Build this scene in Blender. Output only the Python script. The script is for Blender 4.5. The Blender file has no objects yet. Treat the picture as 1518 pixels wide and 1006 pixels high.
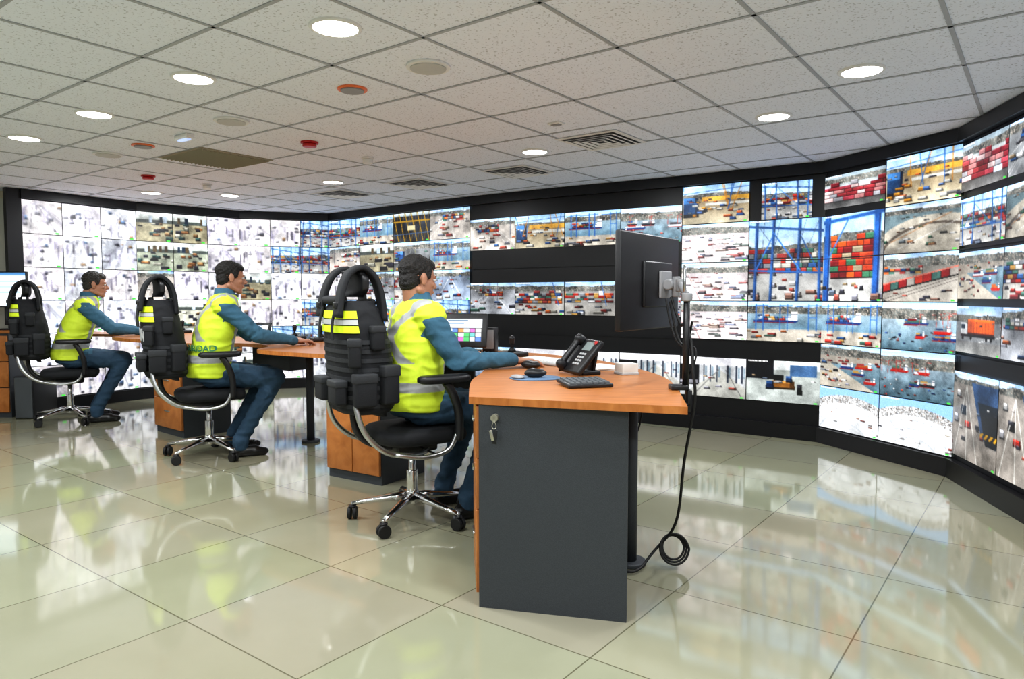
import bpy, bmesh, math, random
import numpy as np
from mathutils import Vector, Matrix, Euler, noise as mnoise
scene = bpy.context.scene
try:
    scene.view_settings.view_transform = 'Standard'
    scene.view_settings.look = 'Medium High Contrast'
except Exception: pass
try: scene.view_settings.exposure = .15
except Exception: pass
random.seed(4)
rng = np.random.default_rng(7)
H = 2.3
COL = scene.collection

# ---------------------------------------------------------------- materials
def mat(name, col=(.5,.5,.5), rough=.5, metal=0., emis=None, es=0., spec=.5, coat=0., bump=0., bscale=60., vary=0., vcol=False):
    m = bpy.data.materials.new(name); m.use_nodes = True
    nt = m.node_tree; b = nt.nodes['Principled BSDF']
    b.inputs['Base Color'].default_value = (*col,1)
    b.inputs['Roughness'].default_value = rough
    b.inputs['Metallic'].default_value = metal
    b.inputs['Specular IOR Level'].default_value = spec
    b.inputs['Coat Weight'].default_value = coat
    if emis:
        b.inputs['Emission Color'].default_value = (*emis,1); b.inputs['Emission Strength'].default_value = es
    src=None
    if vcol:
        a = nt.nodes.new('ShaderNodeAttribute'); a.attribute_name='Col'; src=a.outputs['Color']
        nt.links.new(src,b.inputs['Base Color'])
    if vary>0 or bump>0:
        tc = nt.nodes.new('ShaderNodeTexCoord'); n = nt.nodes.new('ShaderNodeTexNoise')
        n.inputs['Scale'].default_value=bscale; n.inputs['Detail'].default_value=4
        nt.links.new(tc.outputs['Object'],n.inputs['Vector'])
        if bump>0:
            bp=nt.nodes.new('ShaderNodeBump'); bp.inputs['Strength'].default_value=bump; bp.inputs['Distance'].default_value=.01
            nt.links.new(n.outputs['Fac'],bp.inputs['Height']); nt.links.new(bp.outputs['Normal'],b.inputs['Normal'])
        if vary>0:
            mx=nt.nodes.new('ShaderNodeMix'); mx.data_type='RGBA'; mx.blend_type='MULTIPLY'; mx.inputs[0].default_value=vary
            if src: nt.links.new(src,mx.inputs[6])
            else: mx.inputs[6].default_value=(*col,1)
            cr=nt.nodes.new('ShaderNodeValToRGB'); cr.color_ramp.elements[0].position=.35; cr.color_ramp.elements[1].position=.65
            cr.color_ramp.elements[0].color=(.35,.35,.35,1)
            nt.links.new(n.outputs['Fac'],cr.inputs[0]); nt.links.new(cr.outputs[0],mx.inputs[7])
            nt.links.new(mx.outputs[2],b.inputs['Base Color'])
    return m

M = {}
M['black'] = mat('black_plastic',(.012,.012,.014),.4,bump=.08,bscale=300)
M['blackfab'] = mat('black_fabric',(.011,.012,.015),.8,bump=.2,bscale=350)
M['webbing'] = mat('webbing_fabric',(.03,.032,.036),.8,bump=.2,bscale=350)
M['rubber'] = mat('rubber',(.01,.01,.01),.6)
M['chrome'] = mat('polished_aluminium',(.75,.75,.76),.16,metal=1)
M['alu'] = mat('satin_aluminium',(.5,.51,.52),.3,metal=1)
M['frame'] = mat('video_wall_frame',(.006,.006,.008),.35)
M['darkpanel'] = mat('dark_grey_laminate',(.05,.057,.066),.55,bump=.2,bscale=400,vary=.35)
M['white'] = mat('white_plastic',(.8,.8,.79),.45)
M['speaker'] = mat('speaker_grille',(.6,.6,.58),.6,bump=.5,bscale=500)
M['grey'] = mat('grey_plastic',(.3,.3,.31),.5)
M['lgrey'] = mat('light_grey_plastic',(.45,.46,.47),.5)
M['red'] = mat('red_plastic',(.5,.02,.02),.4)
M['orange'] = mat('orange_ring',(.85,.2,.06),.4)
M['grille'] = mat('return_grille',(.33,.3,.22),.6)
M['lamp'] = mat('lamp_diffuser',(1,1,1),.4,emis=(1,1,1),es=8)
M['wall'] = mat('wall_paint',(.5,.5,.44),.8,bump=.1,bscale=80)
M['wallb'] = mat('wall_paint_pale',(.66,.66,.66),.8,bump=.1,bscale=80)
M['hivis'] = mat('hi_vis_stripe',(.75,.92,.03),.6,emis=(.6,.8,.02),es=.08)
M['refl'] = mat('reflective_tape',(.5,.51,.5),.4)
M['patch'] = mat('black_patch',(.015,.016,.018),.7)
M['ink'] = mat('pale_lettering',(.55,.56,.56),.6)
M['greenink'] = mat('green_ink',(.03,.22,.12),.6)
M['hair'] = mat('black_hair',(.012,.010,.009),.6,bump=.9,bscale=160)
M['hairg'] = mat('greying_hair',(.05,.045,.04),.6,bump=.9,bscale=160,vary=.6)
M['skin'] = mat('skin',(.44,.22,.14),.5,bump=.1,bscale=150)
M['eye'] = mat('eye_dark',(.02,.015,.01),.2)
M['eyew'] = mat('eye_white',(.7,.68,.65),.3)
M['lips'] = mat('lips',(.33,.13,.1),.5)
M['cloth'] = mat('uniform_cloth',(.05,.15,.2),.85,bump=.3,bscale=45,vary=.18,vcol=True)
M['vest'] = mat('hi_vis_vest_cloth',(.7,.9,.05),.65,bump=.2,bscale=30,vary=.08,vcol=True)
M['shoe'] = mat('black_leather',(.012,.012,.012),.35)
M['paper'] = mat('white_paper',(.75,.74,.7),.7)
M['key'] = mat('keys_grey',(.09,.1,.11),.5)
M['mousepad'] = mat('mouse_pad_blue',(.12,.2,.32),.6)
M['brass']= mat('lock_metal',(.6,.58,.5),.3,metal=1)

def wood():
    m=bpy.data.materials.new('orange_wood_laminate'); m.use_nodes=True; nt=m.node_tree; b=nt.nodes['Principled BSDF']
    tc=nt.nodes.new('ShaderNodeTexCoord'); mp=nt.nodes.new('ShaderNodeMapping'); mp.inputs['Scale'].default_value=(3,22,3)
    n=nt.nodes.new('ShaderNodeTexNoise'); n.inputs['Scale'].default_value=3; n.inputs['Detail'].default_value=6; n.inputs['Distortion'].default_value=.6
    cr=nt.nodes.new('ShaderNodeValToRGB'); e=cr.color_ramp.elements
    e[0].position=.3; e[0].color=(.38,.125,.028,1); e[1].position=.7; e[1].color=(.56,.22,.06,1)
    nt.links.new(tc.outputs['Object'],mp.inputs[0]); nt.links.new(mp.outputs[0],n.inputs[0]); nt.links.new(n.outputs['Fac'],cr.inputs[0])
    nt.links.new(cr.outputs[0],b.inputs['Base Color']); b.inputs['Roughness'].default_value=.3
    return m
M['wood']=wood()

GA=math.radians(37)   # ceiling / floor grid rotation
TILE=.67
def tile_floor_mat():
    m=bpy.data.materials.new('polished_porcelain_tiles'); m.use_nodes=True; nt=m.node_tree; b=nt.nodes['Principled BSDF']
    N=nt.nodes.new; Lk=nt.links.new
    tc=N('ShaderNodeTexCoord')
    s=N('ShaderNodeVectorMath'); s.operation='SUBTRACT'; s.inputs[1].default_value=(-1.213,2.564,0); Lk(tc.outputs['Object'],s.inputs[0])
    r=N('ShaderNodeVectorRotate'); r.rotation_type='Z_AXIS'; r.inputs['Angle'].default_value=GA; Lk(s.outputs[0],r.inputs['Vector'])
    sc=N('ShaderNodeVectorMath'); sc.operation='SCALE'; sc.inputs['Scale'].default_value=1/TILE; Lk(r.outputs[0],sc.inputs[0])
    fr=N('ShaderNodeVectorMath'); fr.operation='FRACTION'; Lk(sc.outputs[0],fr.inputs[0])
    fl=N('ShaderNodeVectorMath'); fl.operation='FLOOR'; Lk(sc.outputs[0],fl.inputs[0])
    sep=N('ShaderNodeSeparateXYZ'); Lk(fr.outputs[0],sep.inputs[0])
    def edge(o):
        i=N('ShaderNodeMath'); i.operation='SUBTRACT'; i.inputs[0].default_value=1; Lk(o,i.inputs[1])
        mn=N('ShaderNodeMath'); mn.operation='MINIMUM'; Lk(o,mn.inputs[0]); Lk(i.outputs[0],mn.inputs[1]); return mn.outputs[0]
    mn=N('ShaderNodeMath'); mn.operation='MINIMUM'; Lk(edge(sep.outputs[0]),mn.inputs[0]); Lk(edge(sep.outputs[1]),mn.inputs[1])
    mr=N('ShaderNodeMapRange'); mr.inputs[1].default_value=.0022; mr.inputs[2].default_value=.0055; Lk(mn.outputs[0],mr.inputs[0])
    wn=N('ShaderNodeTexWhiteNoise'); Lk(fl.outputs[0],wn.inputs[0])
    nz=N('ShaderNodeTexNoise'); nz.inputs['Scale'].default_value=2.5; nz.inputs['Detail'].default_value=5; Lk(tc.outputs['Object'],nz.inputs[0])
    c1=N('ShaderNodeMix'); c1.data_type='RGBA'; c1.inputs[6].default_value=(.30,.295,.20,1); c1.inputs[7].default_value=(.37,.365,.265,1); Lk(nz.outputs['Fac'],c1.inputs[0])
    c2=N('ShaderNodeMix'); c2.data_type='RGBA'; c2.blend_type='MULTIPLY'; Lk(c1.outputs[2],c2.inputs[6]); c2.inputs[0].default_value=.07; Lk(wn.outputs['Color'],c2.inputs[7])
    c3=N('ShaderNodeMix'); c3.data_type='RGBA'; c3.inputs[6].default_value=(.12,.115,.07,1); Lk(c2.outputs[2],c3.inputs[7]); Lk(mr.outputs[0],c3.inputs[0])
    Lk(c3.outputs[2],b.inputs['Base Color'])
    b.inputs['Roughness'].default_value=.07; b.inputs['IOR'].default_value=1.7
    b.inputs['Specular IOR Level'].default_value=.6
    return m
def ceil_mat():
    m=bpy.data.materials.new('mineral_fibre_ceiling_tiles'); m.use_nodes=True; nt=m.node_tree; b=nt.nodes['Principled BSDF']
    N=nt.nodes.new; Lk=nt.links.new; tc=N('ShaderNodeTexCoord')
    v=N('ShaderNodeTexNoise'); v.inputs['Scale'].default_value=85; v.inputs['Detail'].default_value=3; Lk(tc.outputs['Object'],v.inputs[0])
    cr=N('ShaderNodeValToRGB'); e=cr.color_ramp.elements; e[0].position=.32; e[0].color=(.48,.50,.56,1); e[1].position=.41; e[1].color=(.83,.87,.97,1)
    Lk(v.outputs['Fac'],cr.inputs[0]); Lk(cr.outputs[0],b.inputs['Base Color']); b.inputs['Roughness'].default_value=.9
    bp=N('ShaderNodeBump'); bp.inputs['Strength'].default_value=.25; bp.inputs['Distance'].default_value=.004; Lk(cr.outputs[0],bp.inputs['Height']); Lk(bp.outputs[0],b.inputs['Normal'])
    return m
M['floor']=tile_floor_mat(); M['ceil']=ceil_mat()
M['tbar']=mat('ceiling_t_bar',(.39,.41,.44),.5)  # mid-grey bars; the shadow gaps along the tiles are painted into this tone

# ---------------------------------------------------------------- helpers
def mkobj(name, mesh, parent=None, loc=None, rot=None, mats=()):
    o=bpy.data.objects.new(name,mesh); COL.objects.link(o)
    for m in mats: mesh.materials.append(m)
    if parent: o.parent=parent
    if loc is not None: o.location=loc
    if rot is not None: o.rotation_euler=rot
    return o
def empty(name,loc=(0,0,0),rz=0,rot=None):
    e=bpy.data.objects.new(name,None); COL.objects.link(e); e.location=loc; e.rotation_euler=rot or (0,0,rz); e.empty_display_size=.1; return e
def pyobj(name,V,F,m,parent=None,smooth=False,loc=None,rot=None):
    me=bpy.data.meshes.new(name); me.from_pydata([tuple(v) for v in V],[],F); 
    bm=bmesh.new(); bm.from_mesh(me); bmesh.ops.recalc_face_normals(bm,faces=bm.faces); bm.to_mesh(me); bm.free()
    if smooth: me.shade_smooth()
    return mkobj(name,me,parent,loc,rot,[m])
def box(name,size,loc,m,parent=None,rz=0,rot=None,bev=0.,seg=2):
    bm=bmesh.new(); bmesh.ops.create_cube(bm,size=1); bmesh.ops.scale(bm,vec=size,verts=bm.verts)
    if bev>0: bmesh.ops.bevel(bm,geom=bm.edges[:],offset=bev,segments=seg,affect='EDGES',profile=.5)
    me=bpy.data.meshes.new(name); bm.to_mesh(me); bm.free()
    if bev>0: me.shade_smooth()
    return mkobj(name,me,parent,loc,rot or (0,0,rz),[m])
def cyl(name,r,h,loc,m,parent=None,r2=None,seg=32,rot=(0,0,0),bev=0):
    bm=bmesh.new(); bmesh.ops.create_cone(bm,cap_ends=True,segments=seg,radius1=r,radius2=r if r2 is None else r2,depth=h)
    if bev>0:
        ed=[e for e in bm.edges if len(e.link_faces)==2 and any(len(f.verts)>4 for f in e.link_faces)]
        bmesh.ops.bevel(bm,geom=ed,offset=bev,segments=3,affect='EDGES',profile=.5)
    me=bpy.data.meshes.new(name); bm.to_mesh(me); bm.free()
    for p in me.polygons: p.use_smooth = len(p.vertices)<=4
    return mkobj(name,me,parent,loc,rot,[m])
def tube(name,pts,r,m,parent=None,cyclic=False,flat=None):
    cu=bpy.data.curves.new(name,'CURVE'); cu.dimensions='3D'; cu.bevel_depth=r; cu.bevel_resolution=4; cu.resolution_u=10; cu.use_fill_caps=True
    s=cu.splines.new('NURBS'); s.points.add(len(pts)-1)
    for i,p in enumerate(pts): s.points[i].co=(*p,1)
    s.order_u=min(4,len(pts)); s.use_endpoint_u=True; s.use_cyclic_u=cyclic
    cu.materials.append(m)
    o=bpy.data.objects.new(name,cu); COL.objects.link(o)
    if parent: o.parent=parent
    return o

class Shape:
    def __init__(s): s.V=[]; s.F=[]
    def add(s,V,F):
        n=len(s.V); s.V+= [tuple(v) for v in V]; s.F+=[tuple(i+n for i in f) for f in F]
    def rings(s,R):
        V=[];F=[];n=len(R[0])
        for r in R: V+=r
        for k in range(len(R)-1):
            for i in range(n):
                j=(i+1)%n; F.append((k*n+i,k*n+j,(k+1)*n+j,(k+1)*n+i))
        F.append(tuple(reversed(range(n)))); F.append(tuple((len(R)-1)*n+i for i in range(n)))
        s.add(V,F)
    def cap(s,p0,p1,r0,r1,fu=1.,fv=1.,side=(0,1,0),n=18):
        p0=Vector(p0);p1=Vector(p1); w=(p1-p0).normalized(); u=Vector(side); u=(u-w*u.dot(w))
        if u.length<1e-3: u=Vector((1,0,0)); u=u-w*u.dot(w)
        u.normalize(); v=w.cross(u); R=[]
        def ring(c,r): R.append([tuple(c+u*(math.cos(2*math.pi*i/n)*r*fu)+v*(math.sin(2*math.pi*i/n)*r*fv)) for i in range(n)])
        for a in (82,60,35,12): 
            q=math.radians(a); ring(p0-w*r0*math.sin(q),r0*math.cos(q))
        for t in (.0,.33,.66,1.): ring(p0.lerp(p1,t), r0+(r1-r0)*t)
        for a in (12,35,60,82):
            q=math.radians(a); ring(p1+w*r1*math.sin(q),r1*math.cos(q))
        s.rings(R)
    def ell(s,c,r,rot=None,n=20,m=12):
        R=[]
        for k in range(m+1):
            a=-math.pi/2+math.pi*(k+.15 if k==0 else (k-.15 if k==m else k))/m
            ring=[]
            for i in range(n):
                t=2*math.pi*i/n; p=Vector((r[0]*math.cos(a)*math.cos(t),r[1]*math.cos(a)*math.sin(t),r[2]*math.sin(a)))
                if rot: p=rot@p
                ring.append(tuple(p+Vector(c)))
            R.append(ring)
        s.rings(R)
    def loft(s,rs,n=32,e=2.3):
        R=[]
        for (c,hx,hy) in rs: R.append([se(c,hx,hy,2*math.pi*i/n,e) for i in range(n)])
        s.rings(R)
    def obj(s,name,m,parent,voxel=None,smooth=0,loc=None,rot=None,colfn=None,folds=0.,fscale=16.):
        me=bpy.data.meshes.new(name+'_src'); me.from_pydata(s.V,[],s.F)
        bm=bmesh.new(); bm.from_mesh(me); bmesh.ops.recalc_face_normals(bm,faces=bm.faces); bm.to_mesh(me); bm.free()
        if voxel:
            o=bpy.data.objects.new('tmp',me); COL.objects.link(o)
            r=o.modifiers.new('r','REMESH'); r.mode='VOXEL'; r.voxel_size=voxel
            if smooth: q=o.modifiers.new('s','SMOOTH'); q.factor=.5; q.iterations=smooth
            dg=bpy.context.evaluated_depsgraph_get(); dg.update()
            me2=bpy.data.meshes.new_from_object(o.evaluated_get(dg)); bpy.data.objects.remove(o); me=me2; me.name=name
        me.shade_smooth()
        nv=len(me.vertices); co=np.empty(nv*3); me.vertices.foreach_get('co',co); co=co.reshape(-1,3)
        if colfn:
            c=colfn(co); a=me.color_attributes.new('Col','FLOAT_COLOR','POINT')
            a.data.foreach_set('color',np.concatenate([c,np.ones((nv,1))],1).astype(np.float32).ravel())
        if folds>0:
            nn=np.empty(nv*3); me.vertices.foreach_get('normal',nn); nn=nn.reshape(-1,3)
            f=np.array([1-2*abs(mnoise.noise(Vector((p[0]*fscale+2*mnoise.noise(Vector(p)*6),p[1]*fscale*.7,p[2]*fscale*1.6)))) for p in co])
            co=co+nn*((f-.45)*folds)[:,None]; me.vertices.foreach_set('co',co.astype(np.float32).ravel()); me.update()
        me.materials.clear()
        return mkobj(name,me,parent,loc,rot,[m])
def se(c,hx,hy,t,e=2.3):
    ct,st=math.cos(t),math.sin(t)
    return (c[0]+hx*math.copysign(abs(ct)**(2/e),ct), c[1]+hy*math.copysign(abs(st)**(2/e),st), c[2])

# ---------------------------------------------------------------- room shell
X0,X1,Y0,Y1=-7.6,4.4,-3.2,10.3
box('floor',(X1-X0,Y1-Y0,.1),((X0+X1)/2,(Y0+Y1)/2,-.05),M['floor'])
fl=bpy.data.objects['floor']
for v in fl.data.vertices: v.co += Vector(((X0+X1)/2,(Y0+Y1)/2,0))
fl.location.x=0; fl.location.y=0
box('ceiling',(X1-X0,Y1-Y0,.1),((X0+X1)/2,(Y0+Y1)/2,H+.05),M['ceil'])
box('wall_front',(X1-X0,.1,H),((X0+X1)/2,Y1+.05,H/2),M['wallb'])
box('wall_back',(X1-X0,.1,H),((X0+X1)/2,Y0-.05,H/2),M['wallb'])
box('wall_left',(.1,Y1-Y0,H),(X0-.05,(Y0+Y1)/2,H/2),M['wallb'])
box('wall_right',(.1,Y1-Y0,H),(X1+.05,(Y0+Y1)/2,H/2),M['wallb'])
box('wall_left_return',(2.35,.1,H),(-6.42,7.50,H/2),M['wall'])
box('trim_1',(2.35,.02,.07),(-6.42,7.44,H-.036),mat('beige_trim',(.5,.46,.36),.6))
box('baseboard_left',(2.35,.015,.08),(-6.42,7.442,.04),M['grey'])

CT=.60
def ceiling_grid():
    V=[];F=[]; o=Vector((.464,3.194)); A=Vector((math.cos(-GA),math.sin(-GA))); B=Vector((-A.y,A.x))
    def clip(p,d):
        t0,t1=-40,40
        for (pp,dd,lo,hi) in ((p.x,d.x,X0,X1),(p.y,d.y,Y0,Y1)):
            a=(lo-pp)/dd;b=(hi-pp)/dd
            if a>b:a,b=b,a
            t0=max(t0,a);t1=min(t1,b)
        return t0,t1
    for (d,q) in ((A,B),(B,A)):
        for k in range(-30,31):
            p=o+q*(k*CT); t0,t1=clip(p,d)
            if t1-t0<.05: continue
            w=.009; a=p+d*t0; b=p+d*t1; n=len(V)
            for z in (H-.004,H-.0002):
                for (c,sg) in ((a,-1),(a,1),(b,1),(b,-1)): V.append((c.x+q.x*w*sg,c.y+q.y*w*sg,z))
            F+= [(n,n+1,n+2,n+3),(n,n+1,n+5,n+4),(n+1,n+2,n+6,n+5),(n+2,n+3,n+7,n+6),(n+3,n,n+4,n+7)]
    pyobj('ceiling_grid_rails',V,F,M['tbar'])
ceiling_grid()

# ---------------------------------------------------------------- ceiling fittings
def downlight(x,y,r=.095,P=14.):
    e=empty('ceiling_downlight',(x,y,H))
    bm=bmesh.new(); n=40; rs=[(r+.012,0),(r+.012,-.006),(r,-.012),(r-.006,-.006)]
    vs=[[bm.verts.new((a*math.cos(2*math.pi*i/n),a*math.sin(2*math.pi*i/n),z)) for i in range(n)] for a,z in rs]
    for k in range(3):
        for i in range(n): bm.faces.new((vs[k][i],vs[k][(i+1)%n],vs[k+1][(i+1)%n],vs[k+1][i]))
    me=bpy.data.meshes.new('rim'); bm.to_mesh(me); bm.free(); me.shade_smooth(); mkobj('rim',me,e,mats=[M['white']])
    cyl('diffuser',r-.005,.005,(0,0,-.006),M['lamp'],e)
    l=bpy.data.lights.new('lamp','AREA'); l.shape='DISK'; l.size=r*1.9; l.energy=P; l.color=(.95,.98,1)
    lo=bpy.data.objects.new('lamp',l); COL.objects.link(lo); lo.parent=e; lo.location=(0,0,-.014)
LP=[(-.72,2.96),(-1.60,3.63),(-2.51,4.33),(-3.37,4.97),(1.70,3.515),(1.595,4.39),(.173,5.43),(-1.71,6.84),(-3.05,7.74),(-3.80,7.54),
 (.16,2.3),(1.04,1.63),(1.9,1.0),(-1.1,.7),(-2.0,1.4),(-2.9,2.1),(-3.8,2.8),(-4.7,3.5),(-.2,0.),(.7,-.7),(-5.6,4.2),(-2.5,-1.2),(-4.2,.5),(2.6,-1.2)]
for p in LP: downlight(*p)
def speaker(x,y,r):
    e=empty('ceiling_speaker',(x,y,H)); cyl('bezel',r,.012,(0,0,-.006),M['white'],e,bev=.003); cyl('grille',r*.82,.006,(0,0,-.014),M['speaker'],e,bev=.002)
for p in ((-.4,3.45,.105),(-1.75,4.49,.105),(-3.11,5.53,.105)): speaker(*p)
def ringdev(x,y):
    e=empty('ceiling_siren',(x,y,H)); cyl('orange_base',.078,.01,(0,0,-.005),M['orange'],e,bev=.003); cyl('grille',.062,.014,(0,0,-.01),M['grey'],e,bev=.003)
ringdev(-.845,3.82); ringdev(-2.68,5.22)
def det(name,x,y,m,r=.06,h=.035):
    e=empty(name,(x,y,H)); cyl('base',r,.014,(0,0,-.007),m,e,bev=.003); cyl('body',r*.78,h,(0,0,-.014-h/2),m,e,r2=r*.8,rot=(math.pi,0,0),bev=.006)
det('fire_alarm_sounder',-1.44,5.11,M['red'],.062,.022); det('fire_alarm_sounder',-3.3,6.5,M['red'],.06,.022)
det('smoke_detector',-1.14,5.67,M['white'],.05,.035); det('smoke_detector',-2.98,7.0,M['white'],.05,.035)
e=empty('emergency_light',(-2.23,4.89,H),-GA); box('body',(.16,.06,.03),(0,0,-.015),M['white'],e,bev=.006); box('lens',(.12,.035,.012),(0,0,-.034),mat('lens',(.5,.6,.9),.2,emis=(.5,.65,1),es=.5),e,bev=.003)
e=empty('ceiling_sensor',(.28,4.56,H),-GA); box('body',(.09,.07,.01),(0,0,-.005),M['white'],e,bev=.002); box('sensor_eye',(.06,.04,.014),(0,0,-.008),M['grey'],e,bev=.002)
plen=mat('plenum',(.10,.10,.10),.8)
def diffuser(x,y,s=.48):
    e=empty('air_diffuser',(x,y,H),-GA); V=[];F=[]
    def frame(a,b,z0,z1):
        n=len(V)
        for (r,z) in ((a,z0),(b,z1)):
            for sx,sy in ((-1,-1),(1,-1),(1,1),(-1,1)): V.append((sx*r,sy*r,z))
        for i in range(4): F.append((n+i,n+(i+1)%4,n+4+(i+1)%4,n+4+i))
    h=s/2
    frame(h,h*.86,-.004,-.008)
    for k in range(4): a=h*(.84-.2*k); frame(a,a-h*.11,-.018,-.014)
    pyobj('louvres',V,F,M['white'],e); box('plenum',(s*.9,s*.9,.003),(0,0,-.003),plen,e)
for p in ((.63,5.06),(.05,6.3),(-.91,6.96),(-1.81,7.65)): diffuser(*p)
e=empty('return_air_grille',(-2.35,5.70,H),-GA); box('frame',(.62,.62,.008),(0,0,-.004),M['grille'],e)
for i in range(18): box('slat_%d'%i,(.58,.006,.012),(0,-.28+i*.033,-.013),M['grille'],e,rot=(.6,0,0))

# ---------------------------------------------------------------- video wall
P=[(-5.02,7.28),(-4.39,8.32),(-3.50,9.16),(-2.42,9.48),(-1.43,8.66),(-.455,7.88),(.535,7.19),(1.565,6.55),(2.56,5.84),(2.95,4.68),(2.72,3.48),(2.25,2.37),(1.95,1.2)]
P=[Vector(p) for p in P]
NP=len(P)-1
vw=empty('video_wall')
def nrm(k):
    d=(P[k+1]-P[k]).normalized(); return Vector((d.y,-d.x))
V=[];F=[]
def quadz(a,b,z0,z1,off,k):
    n=nrm(k)*off; i=len(V)
    V.extend([(a.x+n.x,a.y+n.y,z0),(b.x+n.x,b.y+n.y,z0),(b.x+n.x,b.y+n.y,z1),(a.x+n.x,a.y+n.y,z1)]); F.append((i,i+1,i+2,i+3))
for k in range(NP): quadz(P[k],P[k+1],.0,H-.006,-.005,k)
pyobj('backing_panel',V,F,M['frame'],vw)
def strip(name,z0,z1,t,m):
    V=[];F=[]
    offs=[]
    for k in range(NP+1):
        if k==0: n=nrm(0)
        elif k==NP: n=nrm(NP-1)
        else:
            a,b=nrm(k-1),nrm(k); n=(a+b).normalized(); n=n/max(.3,n.dot(a))
        offs.append(n)
    for k in range(NP+1):
        p=P[k];q=p+offs[k]*t
        V.extend([(p.x,p.y,z0),(q.x,q.y,z0),(q.x,q.y,z1),(p.x,p.y,z1)])
    for k in range(NP):
        for i in range(4):
            j=(i+1)%4; F.append((4*k+i,4*k+j,4*k+4+j,4*k+4+i))
    F.append((0,1,2,3)); F.append((4*NP,4*NP+1,4*NP+2,4*NP+3))
    pyobj(name,V,F,m,vw)
strip('top_trim',2.205,H-.006,.05,M['frame']); strip('plinth',0.0,.125,.05,M['frame'])
d=(P[0]-P[1]).normalized()
c=P[0]+d*.06
box('end_cheek',(.14,.06,H-.006),(c.x,c.y,(H-.006)/2),M['frame'],vw,rz=math.atan2(d.y,d.x))

# --- camera feeds painted as vertex colours on fine display meshes
def fbm(w,h,s=3,o=4):
    out=np.zeros((h,w)); amp=1; tot=0
    for k in range(o):
        gx=min(s*2**k,w); gy=max(2,min(int(s*2**k*h/w)+1,h)); g=rng.random((gy+1,gx+1))
        x=np.linspace(0,gx-.001,w); y=np.linspace(0,gy-.001,h); xi=x.astype(int); yi=y.astype(int); fx=(x-xi); fy=(y-yi)[:,None]
        fx=fx*fx*(3-2*fx); fy=fy*fy*(3-2*fy)
        a=g[yi][:,xi]*(1-fx)+g[yi][:,xi+1]*fx; b=g[yi+1][:,xi]*(1-fx)+g[yi+1][:,xi+1]*fx
        out+=amp*(a*(1-fy)+b*fy); tot+=amp; amp*=.6
    return out/tot
class Img:
    def __init__(s,w,h,bg=(.8,.85,.9),asp=1.7):
        s.w,s.h=w,h; s.a=np.zeros((h,w,3)); s.a[:]=bg; s.X,s.Y=np.meshgrid((np.arange(w)+.5)/w,(np.arange(h)+.5)/h); s.asp=asp
    def r(s,x0,y0,x1,y1,c): s.a[(s.X>=x0)&(s.X<=x1)&(s.Y>=y0)&(s.Y<=y1)]=c
    def m(s,mask,c): s.a[mask]=c
    def l(s,x0,y0,x1,y1,w,c):
        A=s.asp; px,py=s.X*A-x0*A,s.Y-y0; dx,dy=(x1-x0)*A,y1-y0; L2=dx*dx+dy*dy+1e-9
        t=np.clip((px*dx+py*dy)/L2,0,1); d=np.sqrt((px-t*dx)**2+(py-t*dy)**2); k=np.clip((w*1.3-d)/(w*.6),0,1)[...,None]
        s.a=s.a*(1-k)+np.array(c)*k
    def noise(s,amt): s.a=np.clip(s.a+rng.normal(0,amt,(s.h,s.w,1)),0,1)
    def tex(s,lo,hi,mask=None,sc=4):
        f=lo+(hi-lo)*np.clip((fbm(s.w,s.h,sc,5)-.25)*2,0,1)
        if mask is not None: f=np.where(mask,f,1.)
        s.a=np.clip(s.a*f[...,None],0,1)
    def grad(s,y0,y1,c0,c1):
        t=np.clip((s.Y-y0)/(y1-y0),0,1)[...,None]; mk=(s.Y>=y0)&(s.Y<=y1); g=np.array(c0)*(1-t)+np.array(c1)*t; s.a[mk]=g[mk]
CONT=[(.58,.2,.17),(.66,.38,.22),(.22,.34,.5),(.16,.24,.36),(.7,.69,.66),(.40,.16,.17),(.3,.43,.39),(.64,.52,.33),(.47,.48,.5),(.54,.26,.25),(.8,.8,.81),(.28,.28,.3)]
PALE=[(.74,.72,.72),(.62,.62,.66),(.85,.85,.85),(.58,.46,.42),(.44,.48,.54),(.62,.55,.45),(.28,.28,.32),(.66,.36,.32),(.2,.2,.23)]
def rc(lst=CONT): return np.array(lst[rng.integers(len(lst))])
U=lambda a,b: float(rng.uniform(a,b))
def obj(im,x,y,w,h,c):
    c=np.array(c); im.r(x-.004,y+h*.7,x+w+.01,y+h*1.25,c*.2+.06); im.r(x,y,x+w,y+h,c*.74); im.r(x,y,x+w,y+h*.35,np.clip(c*1.1+.06,0,1)); im.r(x+w*.8,y,x+w,y+h,c*.45)
def scatter(im,n,y0,y1,s0,s1,pal=CONT,ar=(1.,2.4)):
    ys=np.sort(rng.uniform(y0,y1,n))
    for y in ys:
        s=s0+(s1-s0)*(y-y0)/(y1-y0); obj(im,U(-.05,1),y,s*U(*ar),s*U(.6,1.1),rc(pal))
def hills(im,y0,y1):
    prof=y0+.10*(fbm(im.w,2,2,4)[0]-.4); mk=(im.Y>prof[None,:])&(im.Y<y1); im.m(mk,(.40,.41,.40)); im.tex(.55,1.35,mk,10)
    sp=mk&(rng.random(mk.shape)<.25); im.a[sp]=rng.uniform(.3,.85,(sp.sum(),1))*np.array([1,.95,.9])
def sky(im,y1=.3): im.grad(0,y1,(.64,.78,.93),(.90,.93,.96))
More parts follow.
